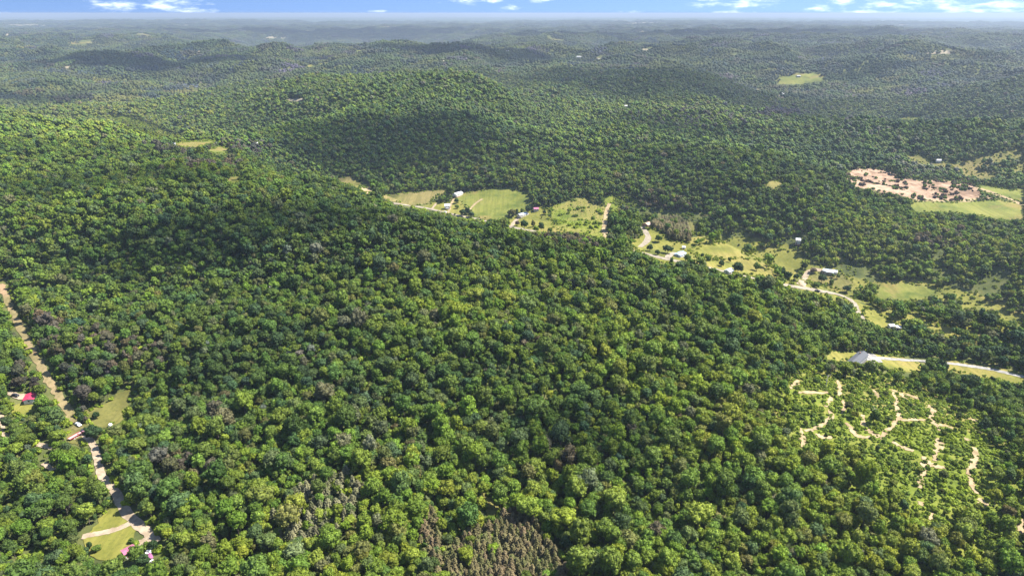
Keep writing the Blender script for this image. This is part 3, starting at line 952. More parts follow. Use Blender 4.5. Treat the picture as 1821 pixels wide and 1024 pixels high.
C_PINEF = source_collection('pine_far', pine_m)
C_SHRUB = source_collection('shrubs', shrub_o)
C_PATCH = source_collection('woodland', patch_o)


def scatter(name, P, tint, scl, rot, vid, coll, label):
    me = bpy.data.meshes.new(name)
    n = len(P)
    me.vertices.add(n)
    me.vertices.foreach_set('co', np.ascontiguousarray(P, dtype=np.float32).ravel())
    a = me.attributes.new('tint', 'FLOAT_COLOR', 'POINT')
    a.data.foreach_set('color', np.concatenate([tint, np.ones((n, 1))], 1).astype(np.float32).ravel())
    a = me.attributes.new('size', 'FLOAT_VECTOR', 'POINT')
    a.data.foreach_set('vector', np.ascontiguousarray(scl, dtype=np.float32).ravel())
    a = me.attributes.new('turn', 'FLOAT_VECTOR', 'POINT')
    a.data.foreach_set('vector', np.ascontiguousarray(rot, dtype=np.float32).ravel())
    a = me.attributes.new('variant', 'INT', 'POINT')
    a.data.foreach_set('value', np.ascontiguousarray(vid, dtype=np.int32))
    o = link(name, me)
    tag(o, label, kind='stuff')
    ng = bpy.data.node_groups.new(name, 'GeometryNodeTree')
    ng.interface.new_socket('Geometry', in_out='INPUT', socket_type='NodeSocketGeometry')
    ng.interface.new_socket('Geometry', in_out='OUTPUT', socket_type='NodeSocketGeometry')
    t = NT(ng)
    gi, go = t.n('NodeGroupInput'), t.n('NodeGroupOutput')
    ci = t.n('GeometryNodeCollectionInfo')
    ci.inputs['Collection'].default_value = coll
    ci.inputs['Separate Children'].default_value = True
    ci.inputs['Reset Children'].default_value = True
    ip = t.n('GeometryNodeInstanceOnPoints')
    ip.inputs['Pick Instance'].default_value = True

    def attr(nm, typ):
        nd = t.n('GeometryNodeInputNamedAttribute', data_type=typ)
        nd.inputs['Name'].default_value = nm
        return nd.outputs['Attribute']
    t.link(gi.outputs[0], ip.inputs['Points'])
    t.link(ci.outputs[0], ip.inputs['Instance'])
    t.link(attr('variant', 'INT'), ip.inputs['Instance Index'])
    er = t.n('FunctionNodeEulerToRotation')
    t.link(attr('turn', 'FLOAT_VECTOR'), er.inputs[0])
    t.link(er.outputs[0], ip.inputs['Rotation'])
    t.link(attr('size', 'FLOAT_VECTOR'), ip.inputs['Scale'])
    t.link(ip.outputs[0], go.inputs[0])
    md = o.modifiers.new('scatter', 'NODES')
    md.node_group = ng
    return o


# ------------------------------------------------------------------ trees: where each kind grows
def sector_grid(r0, r1, sp, jit, seed, half=math.radians(47)):
    rs = np.random.default_rng(seed)
    xm = r1 * math.sin(half) + 20
    gx, gy = np.meshgrid(np.arange(-xm, xm, sp), np.arange(r0 * math.cos(half) * 0.9, r1 + sp, sp * 0.866))
    gx = gx + (np.arange(gx.shape[0]) % 2)[:, None] * sp / 2
    gx, gy = gx.ravel(), gy.ravel()
    gx = gx + rs.uniform(-jit, jit, len(gx)) * sp
    gy = gy + rs.uniform(-jit, jit, len(gy)) * sp
    r = np.hypot(gx, gy)
    k = (r >= r0) & (r < r1) & (np.abs(np.arctan2(gx, gy)) < half)
    return gx[k], gy[k], r[k]


def line_dist(px, py, L):
    d = np.full(len(px), 1e9)
    for a, b in zip(L[:-1], L[1:]):
        v = b - a
        q = np.clip(((px - a[0]) * v[0] + (py - a[1]) * v[1]) / (v @ v + 1e-9), 0, 1)
        d = np.minimum(d, np.hypot(px - a[0] - q * v[0], py - a[1] - q * v[1]))
    return d


def cleared(x, y, z, H, R, sparse=None):
    """true where a tree of height H and crown radius R would stand on, or hide, open ground"""
    out = np.zeros(len(x), bool)
    rr = np.hypot(x, y)
    pts = [project(x, y, z), project(x, y, z + 0.5 * H), project(x, y, z + 0.88 * H)]
    ux, uy = y / rr, -x / rr
    pts.append(project(x + ux * R * 0.6, y + uy * R * 0.6, z + 0.6 * H))
    pts.append(project(x - ux * R * 0.6, y - uy * R * 0.6, z + 0.6 * H))
    for poly in ALL_PX:
        x0, y0 = poly.min(0)
        x1, y1 = poly.max(0)
        for (px, py) in pts:
            k = np.where((px > x0) & (px < x1) & (py > y0) & (py < y1) & ~out)[0]
            if len(k):
                out[k[in_poly(px[k], py[k], poly)]] = True
    for (L, cp, view) in ROADS:
        x0, y0 = L.min(0) - 20
        x1, y1 = L.max(0) + 20
        for (px, py) in (pts[:3] if view else pts[:1]):
            k = np.where((px > x0) & (px < x1) & (py > y0) & (py < y1) & ~out)[0]
            if len(k):
                rp = R[k] * 0.62 * FPX / np.hypot(rr[k], CAM_Z)
                out[k[line_dist(px[k], py[k], L) < cp * 0.8 + (rp if view else 0)]] = True
    return out


PAL = {k: np.array(v) for k, v in dict(
    dark=(0.036, 0.070, 0.022), mid=(0.094, 0.148, 0.022), bright=(0.162, 0.228, 0.024), yellow=(0.220, 0.245, 0.028),
    blue=(0.052, 0.092, 0.046), brown=(0.125, 0.095, 0.064), grey=(0.160, 0.155, 0.098), olive=(0.122, 0.122, 0.040), plum=(0.080, 0.066, 0.055)).items()}
# tone of the leaves by stand, with a sunlit spur and shaded folds painted in: centre and size in the photograph, shift on the dark-to-bright scale
TONE_AND_LIGHT = [(780, 540, 200, 60, 1.0), (1100, 670, 90, 35, 0.5), (1240, 745, 90, 35, 0.65), (1370, 820, 90, 40, 0.55), (1120, 790, 110, 40, -0.5), (1310, 880, 100, 40, -0.5), (300, 810, 220, 90, 0.25), (110, 960, 130, 70, 0.35), (520, 985, 190, 60, 0.85), (1340, 770, 120, 70, 0.45),
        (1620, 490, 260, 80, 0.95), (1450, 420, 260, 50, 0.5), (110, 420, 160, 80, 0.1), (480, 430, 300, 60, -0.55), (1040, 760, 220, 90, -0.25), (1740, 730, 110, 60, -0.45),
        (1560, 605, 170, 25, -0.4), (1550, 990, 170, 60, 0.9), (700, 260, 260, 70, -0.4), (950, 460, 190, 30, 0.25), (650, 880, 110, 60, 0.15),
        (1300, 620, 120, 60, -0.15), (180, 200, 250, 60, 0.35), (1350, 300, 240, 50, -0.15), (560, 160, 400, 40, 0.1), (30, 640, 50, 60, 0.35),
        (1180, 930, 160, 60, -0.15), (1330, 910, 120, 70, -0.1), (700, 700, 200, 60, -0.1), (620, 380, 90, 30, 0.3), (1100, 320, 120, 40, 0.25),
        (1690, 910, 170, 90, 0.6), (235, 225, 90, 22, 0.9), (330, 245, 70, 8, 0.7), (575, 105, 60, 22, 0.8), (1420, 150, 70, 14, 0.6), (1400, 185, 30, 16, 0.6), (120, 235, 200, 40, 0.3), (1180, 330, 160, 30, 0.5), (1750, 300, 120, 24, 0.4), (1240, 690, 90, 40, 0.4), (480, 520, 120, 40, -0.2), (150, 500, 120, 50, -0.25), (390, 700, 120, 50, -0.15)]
# brown and plum coloured stands: centre, size, share of the trees, tint
STAND = [(120, 610, 60, 30, 0.4, 'brown'), (225, 640, 80, 28, 0.55, 'brown'), (330, 840, 70, 26, 0.55, 'brown'), (1010, 432, 55, 18, 0.6, 'brown'),
         (380, 302, 55, 9, 0.85, 'brown'), (320, 272, 60, 12, 0.7, 'plum'), (440, 268, 40, 14, 0.6, 'plum'), (1385, 205, 48, 10, 0.9, 'plum'), (1030, 835, 60, 22, 0.4, 'brown'),
         (1650, 306, 90, 14, 0.55, 'grey'), (60, 690, 45, 16, 0.75, 'plum'), (150, 735, 22, 22, 0.7, 'plum'), (1150, 372, 60, 16, 0.5, 'brown'), (740, 378, 30, 8, 0.8, 'plum'),
         (1670, 440, 60, 20, 0.4, 'brown'), (1560, 345, 40, 12, 0.5, 'brown'), (100, 900, 60, 40, 0.12, 'plum'), (170, 670, 50, 20, 0.6, 'plum'), (540, 640, 60, 20, 0.15, 'grey'),
         (1240, 215, 120, 20, 0.25, 'plum'), (1520, 235, 60, 20, 0.35, 'grey'), (700, 820, 60, 40, 0.15, 'olive'), (880, 390, 60, 8, 0.4, 'olive')]
PINE_PX = np.array([(770, 1040), (778, 985), (800, 955), (836, 925), (866, 915), (884, 912), (900, 886), (930, 886), (946, 905), (966, 930), (985, 960), (1012, 1000), (1026, 1040)], float)
PINE_PX2 = np.array([(470, 905), (505, 862), (560, 836), (620, 822), (642, 850), (640, 900), (600, 925), (560, 950), (500, 958)], float)
PINE_PX3 = np.array([(1154, 392), (1170, 380), (1200, 376), (1222, 384), (1230, 400), (1228, 418), (1206, 422), (1180, 416), (1160, 408)], float)
PINE_PX4 = np.array([(742, 945), (756, 896), (764, 880), (776, 905), (790, 940), (784, 975), (760, 990)], float)
SCRUB_PX = [np.array([(1404, 690), (1440, 664), (1480, 672), (1560, 680), (1640, 700), (1700, 730), (1760, 800), (1770, 870), (1760, 920), (1660, 935), (1600, 905), (1540, 860), (1480, 800), (1412, 790)], float),
            np.array([(30, 985), (70, 975), (92, 985), (90, 1024), (40, 1030)], float), np.array([(440, 990), (462, 975), (480, 1000), (470, 1030), (440, 1030)], float),
            np.array([(1068, 352), (1120, 348), (1140, 362), (1130, 380), (1092, 372)], float),
            np.array([(190, 205), (240, 210), (300, 235), (340, 250), (300, 256), (256, 250), (214, 232)], float)]
OPEN_PX = [np.array([(1110, 446), (1150, 432), (1232, 420), (1340, 424), (1400, 434), (1450, 470), (1540, 500), (1660, 498), (1760, 530), (1821, 545), (1821, 615), (1640, 602), (1560, 566), (1400, 508), (1240, 478)], float),
           np.array([(1600, 285), (1700, 290), (1821, 262), (1821, 326), (1745, 326), (1690, 312)], float)]
OPEN3 = np.array([(1060, 360), (1300, 385), (1500, 425), (1821, 425), (1821, 545), (1660, 545), (1560, 520), (1440, 470), (1240, 420), (1080, 400)], float)
SCRUB2 = np.array([(1370, 690), (1440, 650), (1560, 662), (1660, 690), (1821, 770), (1821, 1010), (1700, 1010), (1560, 930), (1440, 830), (1366, 780)], float)


def any_poly(px, py, polys):
    k = np.zeros(len(px), bool)
    for p in polys:
        k |= in_poly(px, py, p)
    return k


def leaf_tint(x, y, px, py, rs):
    n = len(x)
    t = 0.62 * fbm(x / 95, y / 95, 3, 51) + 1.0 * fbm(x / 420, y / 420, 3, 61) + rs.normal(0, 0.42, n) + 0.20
    for (cx, cy, rx, ry, s) in TONE_AND_LIGHT:
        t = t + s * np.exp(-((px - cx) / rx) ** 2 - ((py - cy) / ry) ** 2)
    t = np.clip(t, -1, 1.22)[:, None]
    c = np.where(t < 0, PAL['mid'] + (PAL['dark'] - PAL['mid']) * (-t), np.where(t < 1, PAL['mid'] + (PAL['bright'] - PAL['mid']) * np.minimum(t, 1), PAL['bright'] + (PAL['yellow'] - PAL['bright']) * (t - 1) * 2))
    u = rs.uniform(0, 1, n)
    k = (u < 0.12)
    c[k] = c[k] * 0.4 + PAL['blue'] * 0.6
    k = (u > 0.88) & (u < 0.965)
    c[k] = c[k] * 0.4 + PAL['olive'] * 0.6
    k = (u > 0.982)
    c[k] = c[k] * 0.35 + PAL['grey'] * 0.65
    k = (u > 0.96) & (u < 0.972)
    c[k] = c[k] * 0.4 + PAL['brown'] * 0.6
    for (cx, cy, rx, ry, share, nm) in STAND:
        p = share * np.exp(-(((px - cx) / rx) ** 2 + ((py - cy) / ry) ** 2) ** 2)
        k = rs.uniform(0, 1, n) < p
        c[k] = PAL[nm] * rs.uniform(0.75, 1.25, (k.sum(), 1)) * 0.85 + c[k] * 0.15
    c = c * np.stack([rs.uniform(0.82, 1.14, n), np.ones(n), rs.uniform(0.8, 1.4, n)], -1)
    return np.clip(c * rs.uniform(0.82, 1.2, (n, 1)), 0, 0.3)


R_HI, R_MID, R_LOW, R_PATCH = 480.0, 1050.0, 2300.0, 15000.0
gx, gy, gr = sector_grid(150, R_LOW, 3.1, 0.46, 5)
gz = height(gx, gy)
rs = np.random.default_rng(77)
px, py = project(gx, gy, gz)
k = (py < 1130) & (px > -110) & (px < 1930)
gx, gy, gr, gz, px, py = [v[k] for v in (gx, gy, gr, gz, px, py)]
n = len(gx)
s = np.clip(rs.lognormal(-0.84, 0.38, n), 0.24, 1.2) * (1.0 + 0.12 * fbm(gx / 150, gy / 150, 2, 81))
sz = s * rs.uniform(0.88, 1.2, n)
pcx, pcy = project(gx, gy, gz + 8)
pine = np.zeros(n, bool)
inp = any_poly(pcx, pcy, [PINE_PX, PINE_PX2, PINE_PX3, PINE_PX4])
scrub = any_poly(px, py, SCRUB_PX)
open_ = any_poly(px, py, OPEN_PX)
scrub2 = in_poly(px, py, SCRUB2)
drop = inp | (scrub & (rs.uniform(0, 1, n) < 0.80)) | (open_ & (fbm(gx / 42, gy / 42, 3, 111) > -0.14)) | (in_poly(px, py, OPEN3) & (fbm(gx / 36, gy / 36, 3, 131) > 0.12)) | (scrub2 & (rs.uniform(0, 1, n) < 0.60))
keep_in_pine = inp & (rs.uniform(0, 1, n) < np.where(in_poly(pcx, pcy, PINE_PX2), 0.35, np.where(pcy > 985, 0.14, 0.06)))
drop &= ~keep_in_pine
s[scrub] *= 0.72
sz[scrub] *= 0.62
drop |= rs.uniform(0, 1, n) < 0.02
R = 4.2 * s
H = 12.4 * sz
drop |= cleared(gx, gy, gz, H, R)
k = ~drop
gx, gy, gr, gz, px, py, s, sz, scrub, R, H = [v[k] for v in (gx, gy, gr, gz, px, py, s, sz, scrub, R, H)]
n = len(gx)
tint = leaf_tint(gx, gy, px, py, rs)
tint[scrub] *= 0.6
distance_haze = np.clip((gr - 1100) / 1800, 0, 1)[:, None]
tint = tint * (1 - distance_haze * np.array([0.20, 0.36, -0.45]))  # bluish haze of distance painted into the leaf colour
rotz = rs.uniform(0, 6.28, n)
lean = rs.normal(0, 0.05, (n, 2))
vid = rs.integers(0, NV, n)
POS = np.stack([gx, gy, gz], -1)
ROT = np.stack([lean[:, 0], lean[:, 1], rotz], -1)
SCL = np.stack([s, s * rs.uniform(0.9, 1.1, n), sz], -1)
print('trees', n)

# pines
qx, qy, qr = sector_grid(150, 1400, 3.1, 0.40, 15)
qz = height(qx, qy)
ppx, ppy = project(qx, qy, qz + 8)
k = any_poly(ppx, ppy, [PINE_PX, PINE_PX2, PINE_PX3, PINE_PX4])
qx, qy, qr, qz, ppx, ppy = [v[k] for v in (qx, qy, qr, qz, ppx, ppy)]
n2 = len(qx)
white = in_poly(ppx, ppy, PINE_PX2)
kk = ~(white & (rs.uniform(0, 1, n2) < 0.6))
qx, qy, qr, qz, ppx, ppy, white = [v[kk] for v in (qx, qy, qr, qz, ppx, ppy, white)]
n2 = len(qx)
psx = np.where(white, rs.uniform(0.85, 1.2, n2), rs.uniform(0.72, 1.05, n2))
psz = rs.uniform(0.38, 0.54, n2)
mixg = np.clip(rs.normal(0.58, 0.3, n2) + 0.4 * fbm(qx / 25, qy / 25, 2, 5), 0, 1)[:, None]
ptint = np.array([0.185, 0.138, 0.078]) * (1 - mixg) + np.array([0.125, 0.130, 0.045]) * mixg
ptint[white] = (np.array([0.240, 0.220, 0.130]) * (1 - mixg) + np.array([0.125, 0.135, 0.062]) * mixg)[white]
ptint *= rs.uniform(0.8, 1.2, (n2, 1))
pdrop = cleared(qx, qy, qz, 12 * psz, 1.2 * psx)
kk = ~pdrop
qx, qy, qr, qz, ppx, ppy, white, psx, psz, ptint = [v[kk] for v in (qx, qy, qr, qz, ppx, ppy, white, psx, psz, ptint)]
n2 = len(qx)
pvid = rs.integers(0, 5, n2)
protz = rs.uniform(0, 6.28, n2)
print('pines', n2)

# ------------------------------------------------------------------ the trees that show largest are individuals
tpx, tpy = project(gx, gy, gz + 0.7 * H)
vis = (tpx > -5) & (tpx < 1826) & (tpy < 1030)
app = R / np.hypot(gr, CAM_Z)
order = np.argsort(-(np.where(vis, app, 0)))[:300]
single = np.zeros(n, bool)
single[order] = True


LUM = tint @ np.array([0.25, 0.7, 0.05])
LQ = np.quantile(LUM[order], [0.2, 0.4, 0.6, 0.8])


def tone_word(c):
    lum = c @ np.array([0.25, 0.7, 0.05])
    if c[0] > c[1] * 0.98:
        return 'brownish'
    if c[2] > 0.45 * c[1] and lum > 0.10:
        return 'pale grey green'
    return ('very dark green', 'dark green', 'mid green', 'bright green', 'very bright yellow green')[int(np.searchsorted(LQ, lum))]


def zone_word(x):
    for lim, wd in ((120, 'in the bottom left corner'), (280, 'beside the bottom left lane'), (470, 'right of the bottom left lane'), (640, 'under the pale spiky pines'), (790, 'left of the brown pines'),
                    (1030, 'by the brown pines'), (1230, 'right of the brown pines'), (1450, 'below the bright spur'), (1640, 'below the dirt trails')):
        if x < lim:
            return wd
    return 'in the bottom right corner'


def size_word(r):
    return 'wide' if r > 2.8 else 'small' if r < 2.0 else 'rounded'


def place_tree(name, crown_me, trunk_me, pos, rz, scl, tint_, label, cat, group=None):
    r = empty(name, pos, rz)
    r.scale = scl
    c = link('crown', crown_me, None, r)
    c['tint'] = [float(v) for v in tint_]
    link('trunk', trunk_me, None, r)
    tag(r, label, cat, group)
    return r


for i in order:
    tw, zw = tone_word(tint[i]), zone_word(tpx[i])
    place_tree('broadleaf_tree', CROWN_ME[vid[i]], TRUNK_ME[vid[i]], POS[i], rotz[i], SCL[i], tint[i],
               '%s %s leafy tree %s' % (size_word(R[i]), tw, zw), 'tree', '%s %s trees %s' % (size_word(R[i]), tw, zw))

psingle = np.zeros(n2, bool)
pvis = (ppx > 0) & (ppx < 1821) & (ppy < 1024)
porder = np.argsort(np.where(pvis, qr, 1e9))[:300]
psingle[porder] = True
for i in porder:
    if white[i]:
        ht = 'tall' if psz[i] > 0.46 else 'short'
        zw = 'left half' if ppx[i] < 555 else 'right half'
        lab, grp = '%s pale grey green pine in the %s of the pale spiky stand' % (ht, zw), '%s pale spiky pines %s' % (ht, zw)
    elif ppx[i] < 800 and ppy[i] < 990:
        lab, grp = 'tall brown pine in the narrow strip left of the brown stand', 'brown pines in the narrow strip'
    else:
        ht = 'tall' if psz[i] > 0.49 else 'middling' if psz[i] > 0.43 else 'short'
        hue = 'greenish' if ptint[i][1] > ptint[i][0] * 0.9 else 'brown'
        zw = 'at the upper tip of' if ppy[i] < 925 else 'on the left side of' if ppx[i] < 865 else 'on the right side of' if ppx[i] > 950 else 'in the middle of'
        lab, grp = '%s %s pine %s the brown bottom stand' % (ht, hue, zw), '%s %s pines %s the brown stand' % (ht, hue, zw)
    place_tree('pine_tree', PCROWN_ME[pvid[i]], PTRUNK_ME[pvid[i]], (qx[i], qy[i], qz[i]), protz[i], (psx[i], psx[i], psz[i]), ptint[i], lab, 'pine tree', grp)

# ------------------------------------------------------------------ and the rest is forest
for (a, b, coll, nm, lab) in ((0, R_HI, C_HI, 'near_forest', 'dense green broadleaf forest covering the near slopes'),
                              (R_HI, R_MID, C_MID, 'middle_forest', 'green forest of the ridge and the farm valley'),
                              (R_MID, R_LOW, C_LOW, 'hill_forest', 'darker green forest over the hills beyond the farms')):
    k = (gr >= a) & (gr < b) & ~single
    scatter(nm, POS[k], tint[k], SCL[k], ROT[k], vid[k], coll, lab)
for (sel, coll, nm, lab) in (((qr < 560) & ~psingle, C_PINE, 'pine_wood', 'rest of the brown pine stands at the bottom'),
                             ((qr >= 560) & ~psingle, C_PINEF, 'valley_pine_wood', 'pinkish brown pine plantation beside the curved driveway')):
    if sel.sum():
        PP = np.stack([qx, qy, qz], -1)[sel]
        scatter(nm, PP, ptint[sel], np.stack([psx, psx, psz], -1)[sel], np.stack([0 * psx, 0 * psx, protz], -1)[sel], pvid[sel], coll, lab)

# low scrub between the trails, on the scrubby field and in open valley ground
hx_, hy_, hr_ = sector_grid(190, 2300, 2.9, 0.42, 25)
hz_ = height(hx_, hy_)
sx_, sy_ = project(hx_, hy_, hz_)
u = rs.uniform(0, 1, len(hx_))
scr = any_poly(sx_, sy_, SCRUB_PX) | (in_poly(sx_, sy_, SCRUB2) & (rs.uniform(0, 1, len(hx_)) < 0.8))
opn = any_poly(sx_, sy_, OPEN_PX + [OPEN3])
fld = in_poly(sx_, sy_, np.array(FIELDS[3][1], float)) & (fbm(hx_ / 14, hy_ / 14, 2, 91) > -0.1)
cut = in_poly(sx_, sy_, np.array(CLEARCUT, float)) & (fbm(hx_ / 45, hy_ / 30, 3, 95) > 0.0)
und = (hr_ < 900) & ~scr
edge = np.zeros(len(hx_), bool)
for (nm, poly, mt, lab) in FIELDS:
    pl = np.array(poly + [poly[0]], float)
    q = np.where((sx_ > pl[:, 0].min() - 4) & (sx_ < pl[:, 0].max() + 4) & (sy_ > pl[:, 1].min() - 4) & (sy_ < pl[:, 1].max() + 4))[0]
    if len(q):
        edge[q[line_dist(sx_[q], sy_[q], pl) < np.where(sy_[q] > 600, 5.0, 2.2)]] = True
edge &= u < 0.45
k = (edge | (und & (u < 0.24)) | (scr & (u < 0.97)) | (opn & (u < 0.22)) | (fld & (u < 0.25)) | (cut & (u < 0.2)))
hx_, hy_, hz_, sx_, sy_, scr, fld, cut, hr_, opn, edge = [v[k] for v in (hx_, hy_, hz_, sx_, sy_, scr, fld, cut, hr_, opn, edge)]
n3 = len(hx_)
ss = np.where(fld, rs.uniform(0.2, 0.6, n3), np.where(cut, rs.uniform(0.6, 2.0, n3), rs.uniform(0.45, 1.05, n3)))
blk = np.zeros(n3, bool)
for (L, cp, view) in ROADS:
    x0, y0 = L.min(0) - 8
    x1, y1 = L.max(0) + 8
    q = np.where((sx_ > x0) & (sx_ < x1) & (sy_ > y0) & (sy_ < y1))[0]
    if len(q):
        sc_px = 1.3 * ss[q] * FPX / np.hypot(hr_[q], CAM_Z)
        bx, by = project(hx_[q], hy_[q], hz_[q] + 1.3 * ss[q])
        blk[q[(line_dist(sx_[q], sy_[q], L) < cp * 0.6 + sc_px * 0.4) | (line_dist(bx, by, L) < cp * 0.3)]] = True
for poly in CLEAR:
    if not np.array_equal(poly, np.array(FIELDS[3][1], float)):
        blk |= in_poly(sx_, sy_, poly) & ~edge
tt = np.clip(0.62 + rs.normal(0, 0.3, n3) + 0.6 * fbm(hx_ / 40, hy_ / 40, 3, 97), 0, 1)[:, None]
stint = PAL['mid'] * 1.1 * (1 - tt) + np.array([0.230, 0.300, 0.026]) * tt
stint[cut] = np.where(rs.uniform(0, 1, (n3, 1)) < 0.55, np.array([0.07, 0.05, 0.04]), PAL['mid'] * 1.1)[cut]
big_ = (hr_ < 900) & ~scr & ~edge & ~opn & ~fld & ~cut
ss = np.where(big_, rs.uniform(0.9, 1.7, n3), ss)
stint[opn] = (stint * 0.6 + PAL['yellow'] * 0.4)[opn]
k = ~blk
stint *= rs.uniform(0.8, 1.2, (n3, 1))
scatter('low_scrub', np.stack([hx_, hy_, hz_ - 0.15], -1)[k], stint[k], np.stack([ss, ss, ss * rs.uniform(0.7, 1.3, n3)], -1)[k],
        np.stack([0 * ss, 0 * ss, rs.uniform(0, 6.28, n3)], -1)[k], rs.integers(0, 6, n3)[k], C_SHRUB, 'bright low scrub between the dirt trails and on open ground')
print('shrubs', k.sum(), 'cut', cut.sum(), (cut & k).sum(), 'scr', (scr & k).sum())

# distant woods as clumps of crowns lying on the slopes
cx_, cy_, cr_ = sector_grid(R_LOW - 20, R_PATCH, 52, 0.25, 35, math.radians(39.5))
cz_ = height(cx_, cy_)
e = 25.0
dx_ = (height(cx_ + e, cy_) - height(cx_ - e, cy_)) / (2 * e)
dy_ = (height(cx_, cy_ + e) - height(cx_, cy_ - e)) / (2 * e)
ppx, ppy = project(cx_, cy_, cz_ + 5)
blk = np.zeros(len(cx_), bool)
for poly in ALL_PX:
    c0 = poly.mean(0)
    dv = poly - c0
    ln_ = np.linalg.norm(dv, axis=1)[:, None] + 1e-6
    grown = poly + dv / ln_ * np.array([1.5, 2.2])
    blk |= in_poly(ppx, ppy, grown)
blk |= any_poly(ppx, ppy, [np.array([(540, 124), (560, 112), (600, 98), (640, 85), (652, 90), (612, 106), (582, 124)], float)]) & (rs.uniform(0, 1, len(cx_)) < 0.6)
blk |= rs.uniform(0, 1, len(cx_)) < 0.02
k = ~blk
cx_, cy_, cz_, dx_, dy_, ppx, ppy = [v[k] for v in (cx_, cy_, cz_, dx_, dy_, ppx, ppy)]
n4 = len(cx_)
th = rs.uniform(0, 6.28, n4)
N = np.stack([-dx_, -dy_, np.ones(n4)], -1)
N /= np.linalg.norm(N, axis=1)[:, None]
X1 = np.stack([np.cos(th), np.sin(th), np.zeros(n4)], -1)
X1 -= N * (X1 * N).sum(1)[:, None]
X1 /= np.linalg.norm(X1, axis=1)[:, None]
Y1 = np.cross(N, X1)
ry = -np.arcsin(np.clip(X1[:, 2], -1, 1))
rx = np.arctan2(Y1[:, 2], N[:, 2])
rz = np.arctan2(X1[:, 1], X1[:, 0])
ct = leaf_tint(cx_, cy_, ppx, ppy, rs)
ct = ct * np.array([0.62, 0.54, 1.25])  # far crowns dulled and blued, distance haze put into their tint
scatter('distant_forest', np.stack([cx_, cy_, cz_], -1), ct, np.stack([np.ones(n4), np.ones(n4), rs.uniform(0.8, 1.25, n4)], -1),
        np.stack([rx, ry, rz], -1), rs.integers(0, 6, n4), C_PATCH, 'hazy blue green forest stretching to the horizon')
print('patches', n4)
# ------------------------------------------------------------------ buildings
def mat_plain(name, c, rough=0.7, spec=0.3, var=0.12, sc=1.2, metal=0.0):
    m, t, b = principled(name, rough, spec)
    tcn = t.n('ShaderNodeTexCoord')
    n1 = t.noise(tcn.outputs['Object'], sc, 4, 0.65)
    t.link(t.ramp(n1, [(0.3, tuple(v * (1 - var) for v in c)), (0.7, tuple(min(1, v * (1 + var)) for v in c))]), b.inputs['Base Color'])
    b.inputs['Metallic'].default_value = metal
    return m


MB = {}
for nm, c, ro in (('white_siding', (0.60, 0.59, 0.56), 0.6), ('cream_siding', (0.62, 0.56, 0.45), 0.7), ('grey_siding', (0.30, 0.31, 0.33), 0.7), ('brick', (0.34, 0.15, 0.10), 0.85),
                  ('crimson_roof', (0.40, 0.04, 0.085), 0.5), ('pink_roof', (0.36, 0.12, 0.19), 0.6), ('purple_roof', (0.27, 0.095, 0.20), 0.6), ('dull_pink_roof', (0.42, 0.20, 0.26), 0.7),
                  ('white_roof', (0.56, 0.56, 0.56), 0.5), ('blue_roof', (0.34, 0.47, 0.62), 0.4), ('pale_roof', (0.46, 0.50, 0.56), 0.5), ('dark_roof', (0.075, 0.08, 0.09), 0.8), ('tan_roof', (0.40, 0.30, 0.22), 0.8),
                  ('trim', (0.78, 0.77, 0.74), 0.5), ('door_paint', (0.20, 0.10, 0.06), 0.6), ('chimney_brick', (0.30, 0.16, 0.11), 0.9), ('car_white', (0.78, 0.78, 0.78), 0.25),
                  ('car_dark', (0.03, 0.032, 0.04), 0.25), ('car_red', (0.28, 0.05, 0.05), 0.3), ('rubber', (0.02, 0.02, 0.02), 0.9), ('rim', (0.5, 0.5, 0.5), 0.3), ('steel_deck', (0.46, 0.30, 0.28), 0.7), ('dead_wood', (0.42, 0.38, 0.32), 0.9), ('weathered_roof', (0.40, 0.40, 0.39), 0.7), ('lamp_glass', (0.8, 0.8, 0.75), 0.15)):
    MB[nm] = mat_plain(nm, c, ro)
MB['glass'], t_, b_ = principled('window_glass', 0.06, 0.6)
b_.inputs['Base Color'].default_value = (0.03, 0.04, 0.05, 1)


def boxes(name, bl, mat, parent, bevel=0.0):
    """one mesh made of boxes: each (x0,x1,y0,y1,z0,z1)"""
    bm = bmesh.new()
    for (x0, x1, y0, y1, z0, z1) in bl:
        r = bmesh.ops.create_cube(bm, size=1.0)
        for v in r['verts']:
            v.co = Vector(((x0 + x1) / 2 + v.co.x * (x1 - x0), (y0 + y1) / 2 + v.co.y * (y1 - y0), (z0 + z1) / 2 + v.co.z * (z1 - z0)))
    if bevel:
        bmesh.ops.bevel(bm, geom=bm.edges[:], offset=bevel, segments=2, affect='EDGES')
    me = bpy.data.meshes.new(name)
    bm.to_mesh(me)
    bm.free()
    return link(name, me, mat, parent)


def prism(name, prof, x0, x1, mat, parent):
    """profile in y,z pushed along x"""
    n = len(prof)
    V = [(x0, y, z) for y, z in prof] + [(x1, y, z) for y, z in prof]
    F = [tuple(range(n))[::-1], tuple(range(n, 2 * n))] + [(i, (i + 1) % n, n + (i + 1) % n, n + i) for i in range(n)]
    me = bpy.data.meshes.new(name)
    me.from_pydata(V, [], F)
    me.update()
    bm = bmesh.new()
    bm.from_mesh(me)
    bmesh.ops.recalc_face_normals(bm, faces=bm.faces)
    bm.to_mesh(me)
    bm.free()
    return link(name, me, mat, parent)


